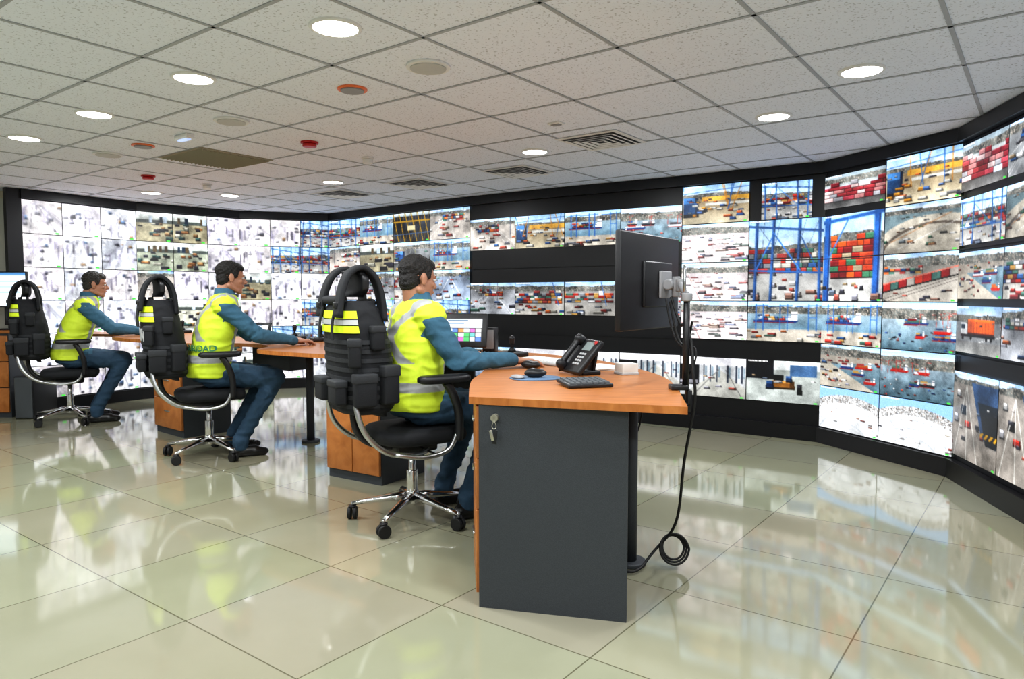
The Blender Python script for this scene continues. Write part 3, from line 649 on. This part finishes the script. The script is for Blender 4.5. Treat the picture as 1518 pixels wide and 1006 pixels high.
pts=[(.68,3.03,1.20),(.71,2.95,1.05),(.70,2.95,1.12),(.745,2.9,1.02),(.73,2.86,.9),(.75,2.86,.82),(.74,2.88,.7),(.72,2.95,.5),(.73,3.02,.3),(.72,3.08,.17),(.66,3.10,.10),(.60,3.08,.04),(.56,3.02,.012),(.50,2.98,.012),(.46,3.05,.012)]
tube('power_cable',pts,.006,M['rubber'],cb_)
for k in range(3):
    r=.066-.008*k; tube('coil_%d'%k,[(.72+r*math.cos(t)*1.0,3.08+.012*k+.02*math.sin(t),.085+r*math.sin(t)) for t in np.linspace(0,2*math.pi,13)[:-1]],.005,M['rubber'],cb_,cyclic=True)
tube('video_cable',[(.68,3.05,1.18),(.70,3.0,1.0),(.73,2.96,.98),(.74,2.93,1.06),(.74,2.91,1.1)],.005,M['rubber'],cb_)
tube('video_cable_2',[(.67,3.08,1.19),(.68,3.02,1.02),(.73,2.95,.97),(.76,2.9,1.02),(.755,2.88,.92),(.71,2.93,.84)],.004,M['rubber'],cb_)
tube('data_cable',[(.60,3.3,.78),(.62,3.2,.64),(.55,3.15,.54),(.45,3.1,.44)],.004,M['rubber'],cb_)

# ---------------------------------------------------------------- desk items
def keyboard(name,loc,rz,w,d,m1,m2,nx,ny):
    e=empty(name,loc,rz,rot=(math.radians(3),0,rz)); box('case',(w,d,.016),(0,0,.0135),m1,e,bev=.005)
    V=[];F=[]; cw=(w-.02)/nx; cd=(d-.02)/ny
    for j in range(ny):
        for i in range(nx):
            x=-w/2+.01+cw*(i+.5); y=-d/2+.01+cd*(j+.5); n=len(V); a=cw*.42;b=cd*.42
            for z,s in ((.020,1),(.028,.82)):
                for sx,sy in ((-1,-1),(1,-1),(1,1),(-1,1)): V.append((x+sx*a*s,y+sy*b*s,z))
            F+=[(n+4,n+5,n+6,n+7)]+[(n+i2,n+(i2+1)%4,n+4+(i2+1)%4,n+4+i2) for i2 in range(4)]
    pyobj('keys',V,F,m2,e); return e
keyboard('camera_control_keypad',(.31,3.02,TZ),.25,.20,.17,M['black'],M['key'],7,6)
keyboard('computer_keyboard',(.21,4.02,TZ),-.9,.42,.15,M['lgrey'],M['white'],15,6)
keyboard('computer_keyboard',(-1.40,5.85,TZ),-1.0,.42,.15,M['black'],M['key'],15,6)
keyboard('computer_keyboard',(-3.45,7.2,TZ),-1.0,.42,.15,M['black'],M['key'],15,6)
def mouse(loc,rz,pad=True):
    e=empty('computer_mouse',loc,rz); s=Shape(); s.ell((0,0,.020),(.055,.032,.020)); s.ell((-.012,0,.022),(.04,.031,.022)); s.obj('shell',M['black'],e,voxel=.004,smooth=2)
    box('wheel',(.016,.006,.01),(.03,0,.036),M['grey'],e,bev=.002)
    if pad:
        p=empty('mouse_pad',(loc[0],loc[1],TZ+.0005),rz); s=Shape(); s.rings([[se((0,0,z),.12,.10,2*math.pi*i/40,2.6) for i in range(40)] for z in (0,.004)]); s.obj('mat',M['mousepad'],p)
        s=Shape(); s.ell((-.085,0,.010),(.03,.06,.008)); s.obj('wrist_rest',M['grey'],p)
mouse((.11,3.30,TZ+.005),.2); mouse((.10,3.76,TZ),-.4,False)
ph=empty('desk_phone',(.34,3.48,TZ),math.radians(-70))
tilt=math.radians(50)
box('base_stand',(.12,.10,.02),(0,.03,.01),M['black'],ph,bev=.005); box('prop',(.08,.015,.12),(0,.06,.06),M['black'],ph,rot=(-.2,0,0),bev=.004)
body=empty('phone_tilt',(0,0,.088),rot=(tilt,0,0)); body.parent=ph
box('phone_body',(.23,.20,.026),(0,0,0),M['black'],body,bev=.008)
box('display',(.085,.05,.003),(.035,.055,.0145),mat('phone_lcd',(.25,.3,.3),.2),body)
for j in range(4):
    for i in range(3): box('button_%d_%d'%(i,j),(.016,.012,.006),(.012+i*.024,.008-j*.02,.015),M['lgrey'],body,bev=.002)
s=Shape(); s.cap((-.07,-.075,.035),(-.07,.075,.035),.018,.018,1.1,.8,(1,0,0)); s.cap((-.07,-.08,.02),(-.07,-.08,.034),.026,.026); s.cap((-.07,.08,.02),(-.07,.08,.034),.026,.026); s.obj('handset',M['black'],body,voxel=.004,smooth=3)
tube('coil_cord',[(-.07+.0,-.10,.02),(-.12,-.13,.0),(-.14,-.05,-.03),(-.11,.03,-.04)],.004,M['rubber'],body)
box('label',(.03,.02,.002),(.08,.080,.015),M['red'],body)
e=empty('note_cube',(.565,3.48,TZ),.35); box('paper_block',(.085,.085,.055),(0,0,.0275),M['paper'],e,bev=.002); box('holder',(.092,.092,.012),(0,0,.006),M['lgrey'],e,bev=.002)
e=empty('document_stack',(.47,3.78,TZ),.3)
for i in range(3): box('sheet_%d'%i,(.18,.26,.003),(.004*i,0,.002+i*.0035),M['paper'],e,rz=.08*i)
def joystick(x,y,rz):
    e=empty('camera_joystick',(x,y,TZ),rz); box('base',(.17,.14,.03),(0,0,.016),M['black'],e,bev=.008); cyl('boot',.03,.03,(.0,0,.044),M['rubber'],e,r2=.012); cyl('stick',.008,.05,(0,0,.075),M['black'],e)
    s=Shape(); s.cap((0,0,.09),(0,0,.115),.016,.02); s.obj('grip',M['black'],e)
joystick(0.0,4.52,.5); joystick(-1.65,6.12,.5); joystick(-3.5,7.52,.5); joystick(-1.95,6.35,.5)
def ui(im):
    im.a[:]=(.1,.1,.12); cs=[(.8,.3,.3),(.3,.7,.4),(.85,.72,.3),(.35,.5,.8),(.75,.4,.7),(.4,.7,.7),(.8,.55,.3),(.9,.9,.9)]
    im.r(.03,.05,.97,.42,(.86,.88,.9)); im.r(.06,.10,.6,.14,(.4,.5,.6)); im.r(.06,.22,.5,.25,(.5,.6,.7))
    for j in range(3):
        for i in range(6): im.r(.04+i*.155,.45+j*.17,.04+i*.155+.14,.45+j*.17+.14,cs[(i*3+j*5+i*j)%8] if (i+j)%3 else (.85,.87,.9))
def touch(x,y,rz,sc=1.):
    e=empty('touch_control_display',(x,y,TZ),rz); e.scale=(sc,)*3
    t=empty('head',(0,0,.16),rot=(math.radians(-14),0,0)); t.parent=e
    box('housing',(.31,.03,.23),(0,.012,0),M['black'],t,bev=.006); screenmat('screen',ui,48,34,t,(0,-.0045,0),.25,.165)
    box('foot',(.20,.14,.02),(0,.03,.01),M['black'],e,bev=.005); box('riser',(.05,.03,.12),(0,.045,.07),M['black'],e,rot=(-.2,0,0),bev=.004)
touch(-.32,4.72,-.15)
box_=empty('network_box',(-.15,4.90,TZ),-.2); box('case',(.09,.10,.17),(0,0,.085),M['black'],box_,bev=.005); box('face',(.07,.006,.13),(0,-.05,.09),M['grey'],box_,bev=.003)
touch(-2.15,6.05,-.3,sc=.6)
e=empty('desktop_computer',(-4.80,7.10,0),.0); box('case',(.19,.36,.42),(0,.0,.21),M['black'],e,bev=.006); box('bezel',(.17,.02,.40),(0,-.18,.21),M['key'],e,bev=.004)

# ---------------------------------------------------------------- office chair
def flbar(e,name,pts,w,t,m):
    sp=[]; P3=[Vector(p) for p in pts]
    for i in range(len(P3)-1):
        p0=P3[max(i-1,0)];p1=P3[i];p2=P3[i+1];p3=P3[min(i+2,len(P3)-1)]
        for k in range(5):
            u=k/5; sp.append(.5*((2*p1)+(-p0+p2)*u+(2*p0-5*p1+4*p2-p3)*u*u+(-p0+3*p1-3*p2+p3)*u**3))
    sp.append(P3[-1]); R=[]
    for i,p in enumerate(sp):
        d=(sp[min(i+1,len(sp)-1)]-sp[max(i-1,0)]).normalized(); sd=Vector((0,1,0)); nn=d.cross(sd).normalized(); sd=nn.cross(d)
        R.append([tuple(p+sd*(w*math.cos(q))+nn*(t*math.sin(q))) for q in np.linspace(0,2*math.pi,13)[:-1]])
    s=Shape(); s.rings(R); s.obj(name,m,e)
def chair(loc,th,armz=.79):
    e=empty('office_chair',loc,th)
    n0=math.radians(4)
    for k in range(5):
        a=n0+k*2*math.pi/5; ca,sa=math.cos(a),math.sin(a)
        R=[]
        for (r,z,hw,hh) in ((.03,.125,.028,.028),(.12,.118,.024,.020),(.24,.10,.019,.014),(.325,.085,.016,.010)):
            R.append([(r*ca-sa*hw*math.cos(t)*1.0, r*sa+ca*hw*math.cos(t), z+hh*math.sin(t)) for t in np.linspace(0,2*math.pi,13)[:-1]])
        s=Shape(); s.rings(R); s.obj('base_leg_%d'%k,M['chrome'],e)
        cx,cy=.325*ca,.325*sa; ya=a+.8*k
        c_=empty('caster_%d'%k,(cx,cy,0),ya); c_.parent=e
        for sg in (-1,1): cyl('wheel_%d'%(sg+1),.034,.020,(-.0,sg*.015,.034),M['rubber'],c_,rot=(math.pi/2,0,0),bev=.005)
        cyl('hood',.02,.012,(0,0,.070),M['black'],c_); cyl('stem',.007,.03,(0,0,.08),M['chrome'],c_)
    cyl('hub',.042,.07,(0,0,.125),M['chrome'],e,r2=.034,bev=.006); cyl('gas_lift',.019,.26,(0,0,.27),M['chrome'],e); cyl('lift_sleeve',.030,.14,(0,0,.20),M['chrome'],e,bev=.004)
    box('mechanism',(.24,.16,.055),(0,0,.405),M['black'],e,bev=.015); tube('lever',[(.02,-.08,.40),(.02,-.2,.40),(.03,-.26,.395)],.006,M['black'],e)
    s=Shape(); s.loft([((.0,0,.435),.20,.20),((.01,0,.455),.24,.235),((.01,0,.49),.245,.24),((.01,0,.512),.23,.225),((.01,0,.52),.20,.19)],e=3.4); s.cap((.2,-.17,.475),(.2,.17,.475),.042,.042); s.obj('seat',M['blackfab'],e,voxel=.011,smooth=4)
    for sg in (-1,1):
        y=.245*sg
        flbar(e,'back_sweep_%d'%(sg+1),[(-.37,y*.75,.78),(-.385,y*.9,.66),(-.345,y,.53),(-.24,y*1.02,.435),(-.10,y*.95,.405),(.02,y*.6,.40)],.011,.014,M['alu'])
        flbar(e,'arm_sweep_%d'%(sg+1),[(-.20,y*1.02,.42),(-.06,y*1.12,.395),(.07,y*1.18,.42),(.12,y*1.2,.50)],.012,.012,M['alu'])
        flbar(e,'arm_post_%d'%(sg+1),[(.13,y*1.2,.47),(.13,y*1.22,.60),(.10,y*1.22,.70),(.06,y*1.2,armz-.02)],.028,.022,M['black'])
        s=Shape(); s.loft([((.05,y*1.2,armz-.022),.125,.040),((.05,y*1.2,armz-.012),.145,.048),((.05,y*1.2,armz+.008),.145,.048),((.05,y*1.2,armz+.018),.13,.038)],e=2.8); s.obj('arm_pad_%d'%(sg+1),M['black'],e)
    s=Shape(); R=[]
    for z,x,hw in ((.60,-.245,.16),(.68,-.262,.20),(.80,-.265,.215),(.95,-.285,.21),(1.08,-.315,.195),(1.15,-.335,.16)):
        ring=[]
        for i in range(11): t=-1+2*i/10; ring.append((x+.03*t*t+.008,hw*t,z))
        for i in range(11): t=1-2*i/10; ring.append((x+.03*t*t-.012,hw*t,z))
        R.append(ring)
    s.rings(R); s.obj('backrest',M['blackfab'],e)
    tube('back_spine',[(-.12,0,.41),(-.30,0,.43),(-.34,0,.6),(-.31,0,.8),(-.34,0,1.0),(-.37,0,1.2)],.018,M['black'],e)
    s=Shape(); R=[]
    for z,x,hw in ((1.20,-.345,.10),(1.235,-.335,.145),(1.29,-.335,.15),(1.335,-.35,.12)):
        R.append([(x+.035*t*t+.02,hw*t,z) for t in np.linspace(-1,1,11)]+[(x+.035*t*t-.018,hw*t,z) for t in np.linspace(1,-1,11)])
    s.rings(R); s.obj('headrest',M['black'],e,voxel=.008,smooth=4)
    return e
def textmesh(body,size,space=1.):
    fc=bpy.data.curves.new(body,'FONT'); fc.body=body; fc.size=size; fc.align_x='CENTER'; fc.align_y='CENTER'; fc.extrude=.0012; fc.offset=size*.02; fc.space_character=space
    fo=bpy.data.objects.new('t',fc); COL.objects.link(fo); bpy.context.view_layer.update()
    dg=bpy.context.evaluated_depsgraph_get(); tm=bpy.data.meshes.new_from_object(fo.evaluated_get(dg)); bpy.data.objects.remove(fo)
    bm=bmesh.new(); bm.from_mesh(tm); bmesh.ops.subdivide_edges(bm,edges=[e for e in bm.edges if e.calc_length()>.02],cuts=2); bm.to_mesh(tm); bm.free()
    tm.materials.clear(); tm.name='lettering'; return tm
# ---------------------------------------------------------------- ballistic vest hung on the chair back
def tac_vest(loc,th,text=True):
    e=empty('tactical_vest',loc,th)
    prof=[(.62,-.285,.120,.19),(.64,-.285,.138,.215),(.80,-.285,.142,.228),(.95,-.30,.137,.222),(1.06,-.315,.127,.205),(1.14,-.325,.110,.185),(1.18,-.33,.085,.15)]
    def at(z):
        for i in range(len(prof)-1):
            if prof[i][0]<=z<=prof[i+1][0]: break
        p,q=prof[i],prof[i+1]; t=(z-p[0])/(q[0]-p[0]); return tuple(p[j]+(q[j]-p[j])*t for j in (1,2,3))
    def ringat(z,off,a0=0,a1=2*math.pi,n=40):
        x,hx,hy=at(z); hx+=off; hy+=off
        return [se((x,0,z),hx,hy,a0+(a1-a0)*i/n,2.9) for i in range(n+(0 if abs(a1-a0-2*math.pi)<1e-6 else 1))]
    s=Shape(); s.loft([((x,0,z),hx,hy) for z,x,hx,hy in prof],n=48,e=2.9); s.obj('carrier',M['blackfab'],e,voxel=.008,smooth=2,folds=.003,fscale=12)
    for sg in (-1,1):
        ctr=smooth([(-.215,1.08),(-.222,1.20),(-.25,1.295),(-.315,1.345),(-.385,1.31),(-.425,1.22),(-.445,1.10)],4); R=[]
        for i,p in enumerate(ctr):
            d=(ctr[min(i+1,len(ctr)-1)]-ctr[max(i-1,0)]).normalized(); nx,nz=-d.y,d.x; y=sg*(.145-.03*math.sin(math.pi*i/(len(ctr)-1)))
            R.append([(p.x+nx*.015*se((0,0,0),1,1,q,4)[1], y+.042*se((0,0,0),1,1,q,4)[0], p.y+nz*.015*se((0,0,0),1,1,q,4)[1]) for q in np.linspace(0,2*math.pi,17)[:-1]])
        s=Shape(); s.rings(R); s.obj('shoulder_strap_%d'%(sg+1),M['blackfab'],e)
        tube('drag_strap_%d'%(sg+1),[(-.44,sg*.10,1.15),(-.46,sg*.10,1.10),(-.465,sg*.10,1.04),(-.46,sg*.10,.99)],.007,M['webbing'],e)
    s=Shape(); s.cap((-.425,-.10,1.185),(-.425,.10,1.185),.024,.024,1,1,(1,0,0)); s.cap((-.25,-.09,1.17),(-.25,.09,1.17),.022,.022,1,1,(1,0,0)); s.obj('collar_pad',M['blackfab'],e,voxel=.007,smooth=2)
    for i,(px,py,pz,sx_,sy_,sz_,rz) in enumerate(((-.35,-.245,.75,.11,.06,.16,0),(-.22,-.235,.77,.09,.06,.19,.25),(-.28,-.235,1.0,.07,.05,.12,0),(-.40,-.245,.93,.06,.05,.14,-.3),(-.30,.25,.76,.12,.06,.16,0),(-.445,-.12,.735,.06,.13,.12,0),(-.445,.10,.735,.06,.13,.12,0))):
        box('pouch_%d'%i,(sx_,sy_,sz_),(px,py,pz),M['blackfab'],e,rz=rz,bev=.014,seg=3); box('pouch_flap_%d'%i,(sx_+.006,sy_+.006,sz_*.3),(px,py,pz+sz_*.36),M['webbing'],e,rz=rz,bev=.008,seg=2)
    def band(name,z0,z1,off,m,a0=0,a1=2*math.pi):
        full=abs(a1-a0-2*math.pi)<1e-6
        R=[ringat(z0,off-.008,a0,a1),ringat(z0,off,a0,a1),ringat(z1,off,a0,a1),ringat(z1,off-.008,a0,a1)]; n=len(R[0]); V=sum(R,[]); F=[]
        for k in range(3):
            for i in range(n if full else n-1): j=(i+1)%n; F.append((k*n+i,k*n+j,(k+1)*n+j,(k+1)*n+i))
        pyobj(name,V,F,m,e,smooth=False)
    for i,z in enumerate((.655,.70,.745,.79,.835)+(() if text else (.88,.925,.97))): band('webbing_%d'%i,z,z+.020,.005,M['webbing'])
    A0,A1=math.radians(112),math.radians(256)
    band('hi_vis_band_1',1.095,1.132,.008,M['hivis'],A0,A1); band('tape_band',1.065,1.09,.0085,M['refl'],A0,A1); band('hi_vis_band_2',1.025,1.06,.008,M['hivis'],A0,A1)
    if text:
        band('name_patch',.865,.99,.008,M['patch'],math.radians(115),math.radians(245))
        tm=textmesh('SEGURIDAD',.080,.92)
        xs=[v.co.x for v in tm.vertices]; sc=.40/(max(xs)-min(xs))
        for v in tm.vertices:
            y=-v.co.x*sc; z=.928+v.co.y*1.55; x,hx,hy=at(z); off=.0095+v.co.z; hx+=off; hy+=off
            q=max(0.,1-(abs(y)/hy)**2.9); v.co=Vector((x-hx*q**(1/2.9),y,z))
        mkobj('lettering',tm,e,mats=[M['ink']])
    for sg in (-1,1): box('buckle_%d'%(sg+1),(.016,.05,.03),(-.452,sg*.135,1.16),M['black'],e,bev=.004)
    return e

# ---------------------------------------------------------------- people
SHIRT=np.array([.045,.13,.20]); PANTS=np.array([.030,.070,.120]); YEL=np.array([.70,.88,.05]); TAPE=np.array([.40,.41,.41])
def seg_d(P_,a,b,r0,r1):
    a=np.array(a);b=np.array(b); ab=b-a; t=np.clip(((P_-a)@ab)/(ab@ab),0,1); return np.linalg.norm(P_-(a+t[:,None]*ab),axis=1)-(r0+(r1-r0)*t)
def hand(parent,side,wrist,d,name,curl=.5):
    d=Vector(d).normalized(); up=Vector((0,0,1)); up=(up-d*up.dot(d)).normalized(); lat=up.cross(d)*(-1 if side>0 else 1)
    W=Vector(wrist)
    def T(x,y,z): return tuple(W+d*x+lat*y+up*z)
    s=Shape()
    s.cap(T(-.05,0,0),T(.01,0,0),.027,.026,1.1,.8,lat)
    for y in (-.03,-.01,.01,.03): s.cap(T(.01,y*.6,0),T(.085,y,.004),.016,.0125)
    F=[(.032,.040,.026,.020),(.011,.045,.029,.021),(-.011,.042,.027,.020),(-.032,.033,.020,.018)]
    for (y,l1,l2,l3) in F:
        p=Vector((.088,y,.004)); a=-.15*curl*2
        for i,(l,r) in enumerate(((l1,.0098),(l2,.0088),(l3,.0078))):
            q=p+Vector((math.cos(a)*l,y*.08,math.sin(a)*l)); s.cap(T(*p),T(*q),r,r*.92); p=q; a-=.62*curl
    s.cap(T(.015,.022,-.008),T(.055,.048,-.012),.017,.0125); s.cap(T(.055,.048,-.012),T(.088,.058,-.014),.0115,.0105); s.cap(T(.088,.058,-.014),T(.112,.055,-.018),.0105,.009)
    return s.obj(name,M['skin'],parent,voxel=.0034,smooth=3)
def person(loc,th,lean=.0,hx=.10,hz=1.31,R=None,Lh=None,hair='hair',yaw=0,pitch=6,text=True,ank=.30,K=1.):
    e=empty('security_operator',loc,th)
    sx=.05+lean*.8
    zf=lambda z: z if z<.62 else .62+(z-.62)*K
    RS=lambda L:[((c_[0],c_[1],zf(c_[2])),a_,b_) for c_,a_,b_ in L]
    rs=RS([((.02,0,.575),.12,.175),((.005,0,.65),.135,.18),((.01+lean*.2,0,.78),.125,.165),((.03+lean*.5,0,.93),.128,.178),((.045+lean*.75,0,1.05),.115,.188),((.055+lean*.9,0,1.12),.09,.165),((.06+lean,0,1.165),.065,.10),((.065+lean,0,1.20),.055,.058)])
    s=Shape(); s.loft(rs)
    prim=[]
    def c(a,b,r0,r1,lab,**k): s.cap(a,b,r0,r1,**k); prim.append((a,b,r0,r1,lab))
    for sg,arm in ((-1,R),(1,Lh)):
        sh=(sx,sg*.188,zf(1.085)); el,wr=arm
        c((sx,sg*.10,zf(1.10)),sh,.075,.070,0); c(sh,el,.067,.054,0); c(el,wr,.054,.036,0)
        hip=(.03,sg*.085,.62); kn=(.46,sg*.155,.585); an=(ank,sg*.145,.13)
        c(hip,kn,.100,.072,1); c(kn,an,.067,.052,1); c(an,(an[0]-.004,an[1],.085),.056,.056,1)
    def colfn(co):
        d=np.stack([seg_d(co,a,b,r0,r1) for a,b,r0,r1,l in prim]); lab=np.array([p[4] for p in prim])[d.argmin(0)]
        tors=(co[:,2]>.66)&(np.abs(co[:,1])<.2)&(co[:,0]<.2); lab=np.where((co[:,2]<.64)&(co[:,0]<.25)&(lab==0),1,lab); lab=np.where(tors,0,lab)
        return np.where(lab[:,None]==1,PANTS,SHIRT)
    s.obj('body',M['cloth'],e,voxel=.009,smooth=4,colfn=colfn,folds=.011,fscale=11)
    n=(.062+lean,0,zf(1.185)); zc=n[2]; s=Shape(); s.loft([((n[0],0,zc-.02),.082,.098),((n[0]-.002,0,zc+.01),.072,.078),((n[0]-.006,0,zc+.045),.064,.067)]); s.obj('collar',M['cloth'],e,voxel=.008,smooth=2,colfn=lambda co:np.tile(SHIRT*1.15,(len(co),1)))
    s=Shape()
    vr=RS([((.01,0,.605),.155,.200),((.005,0,.66),.158,.202),((.01+lean*.2,0,.78),.150,.188),((.028+lean*.5,0,.93),.150,.192),((.043+lean*.75,0,1.05),.135,.187),((.053+lean*.9,0,1.12),.108,.168),((.058+lean,0,1.165),.083,.125),((.06+lean,0,1.188),.066,.085)])
    s.loft(vr); 
    for sg in (-1,1): s.cap((sx,sg*.09,zf(1.10)),(sx,sg*.165,zf(1.095)),.090,.086,1,1)
    def vcol(co):
        x,y,z=co.T; z=np.where(z<.62,z,.62+(z-.62)/K); cx=np.interp(z,[.6,.78,.93,1.05,1.15],[.01,.01+lean*.2,.03+lean*.5,.045+lean*.75,.06+lean]); back=x<cx-.01
        m=(np.abs(z-.735)<.026)
        m|=back&(z>.86)&((np.abs(y-(z-1.0)*1.0)<.034)|(np.abs(y+(z-1.0)*1.0)<.034))
        m|=(~back)&(z>.76)&(np.abs(np.abs(y)-.11)<.026)
        m|=(z>1.10)&(np.abs(np.abs(y)-.125)<.026)
        return np.where(m[:,None],TAPE,YEL)
    s.obj('hi_vis_vest',M['vest'],e,voxel=.0065,smooth=4,colfn=vcol,folds=.008,fscale=9)
    if text:
        tm=textmesh('SEGURIDAD',.062,1.0)
        for v in tm.vertices:
            arc=v.co.x+.10; ang=math.pi+arc/.165; off=.013+v.co.z
            v.co=Vector(se((.012+lean*.28,0,.825+v.co.y),.151+off,.190+off,ang,2.3))
        mkobj('lettering',tm,e,mats=[M['greenink']])
    for sg in (-1,1):
        ax,ay=ank,sg*.145; s=Shape(); s.cap((ax-.05,ay,.042),(ax+.10,ay+sg*.01,.040),.040,.042,1.05,.95); s.cap((ax+.10,ay+sg*.01,.036),(ax+.165,ay+sg*.015,.030),.044,.034,1.1,.75); s.cap((ax-.01,ay,.06),(ax-.005,ay,.11),.045,.043)
        s.cap((ax-.055,ay,.016),(ax+.17,ay+sg*.015,.016),.015,.015,2.7,1.)
        s.obj('shoe_%d'%(sg+1),M['shoe'],e,voxel=.006,smooth=2)
    for sg,arm in ((-1,R),(1,Lh)):
        el,wr=arm; d=Vector(wr)-Vector(el); d.z*=.2; d=d.normalized(); d=Vector((d.x,d.y,-.10))
        hand(e,sg,Vector(wr)+d*.03,d,'hand_right' if sg<0 else 'hand_left',.5)
        s=Shape(); a_=Vector(wr)-(Vector(wr)-Vector(el)).normalized()*.03; s.cap(a_,Vector(wr)+(Vector(wr)-Vector(el)).normalized()*.004,.042,.040,1,.9); s.obj('cuff_%d'%(sg+1),M['cloth'],e,voxel=.007,smooth=1,colfn=lambda co:np.tile(SHIRT*.9,(len(co),1)))
    h=empty('head',(hx,0,hz),rot=(0,math.radians(pitch),math.radians(yaw))); h.parent=e
    s=Shape(); s.ell((-.012,0,.034),(.096,.076,.082)); s.ell((.022,0,-.03),(.070,.062,.082)); s.ell((.045,0,-.075),(.042,.045,.035)); s.cap((.068,-.008,-.098),(.068,.008,-.098),.020,.020)
    s.cap((.085,0,.012),(.108,0,-.024),.0085,.0135); s.cap((.095,-.010,-.030),(.095,.010,-.030),.010,.010); s.cap((.078,-.035,.022),(.078,.035,.022),.012,.012,1,1); s.cap((.088,-.016,-.058),(.088,.016,-.058),.010,.010)
    s.cap((-.025,-.06,-.06),(.05,-.03,-.09),.02,.018); s.cap((-.025,.06,-.06),(.05,.03,-.09),.02,.018)
    for sg in (-1,1):
        s.ell((-.012,sg*.079,-.006),(.019,.009,.032)); s.ell((-.018,sg*.084,.004),(.014,.006,.022)); s.ell((.055,sg*.04,-.02),(.025,.022,.02))
    base=Vector((.06+lean-hx,0,zf(1.17)-hz)); s.cap((-.028,0,-.05),(base.x,0,base.z),.058,.062)
    s.obj('face',M['skin'],h,voxel=.0048,smooth=3)
    for sg in (-1,1):
        s=Shape(); s.ell((.080,sg*.031,.006),(.011,.013,.008)); s.obj('eyeball_%d'%(sg+1),M['eyew'],h); s=Shape(); s.ell((.0895,sg*.031,.006),(.004,.006,.006)); s.obj('iris_%d'%(sg+1),M['eye'],h)
        s=Shape(); s.cap((.088,sg*.018,.026),(.080,sg*.046,.026),.0045,.0035); s.obj('eyebrow_%d'%(sg+1),M['hair'],h)
    s=Shape(); s.cap((.0965,-.014,-.058),(.0965,.014,-.058),.0045,.0045); s.obj('lips',M['lips'],h)
    s=Shape(); s.ell((-.022,0,.050),(.099,.081,.080)); s.ell((-.052,0,-.008),(.056,.070,.075)); s.ell((.035,0,.084),(.053,.060,.034),Matrix.Rotation(.35,3,'Y')); 
    for sg in (-1,1): s.ell((.012,sg*.067,.035),(.026,.014,.04))
    ho=s.obj('hair',M[hair],h,voxel=.005,smooth=1)
    n=len(ho.data.vertices); co=np.empty(n*3); ho.data.vertices.foreach_get('co',co); co=co.reshape(-1,3); cc=np.array([-.02,0,.04]); dv=co-cc; dv/=np.linalg.norm(dv,axis=1,keepdims=True)
    co+=dv*(.003*np.sin(co[:,0:1]*190+co[:,1:2]*160)*np.sin(co[:,2:3]*170+co[:,1:2]*90)); ho.data.vertices.foreach_set('co',co.astype(np.float32).ravel()); ho.data.update()
    return e

C1=(-.54,3.78,0); C2=(-2.29,5.31,0); C3=(-4.25,6.77,0)
T1,T2,T3=math.radians(32),math.radians(30),math.radians(30)
for c_,t_,tx in ((C1,T1,False),(C2,T2,True),(C3,T3,True)):
    chair(c_,t_); tac_vest(c_,t_,tx)
person(C1,T1,lean=-.02,hx=.045,hz=1.295,R=((.13,-.275,.87),(.45,-.29,.864)),Lh=((.20,.26,.88),(.46,.16,.864)),yaw=8,pitch=8,text=False,ank=.27)
person(C2,T2,lean=.07,hx=.18,hz=1.345,R=((.33,-.25,.91),(.60,-.14,.864)),Lh=((.34,.25,.90),(.60,.14,.864)),yaw=4,pitch=6,ank=.20,K=1.07)
person(C3,T3,lean=.12,hx=.24,hz=1.32,R=((.36,-.25,.90),(.60,-.16,.864)),Lh=((.36,.25,.90),(.60,.14,.864)),hair='hairg',yaw=0,pitch=5,text=False,ank=.22,K=1.04)

# ---------------------------------------------------------------- world + camera
w=bpy.data.worlds.new('world'); scene.world=w; w.use_nodes=True; w.node_tree.nodes['Background'].inputs[0].default_value=(.5,.5,.5,1); w.node_tree.nodes['Background'].inputs[1].default_value=.3
cd=bpy.data.cameras.new('camera'); cam=bpy.data.objects.new('camera',cd); COL.objects.link(cam)
cam.location=(0,0,1.2); cam.rotation_euler=(math.radians(90-3.43),0,0); cd.sensor_width=36; cd.lens=24.9; cd.clip_start=.05
scene.camera=cam
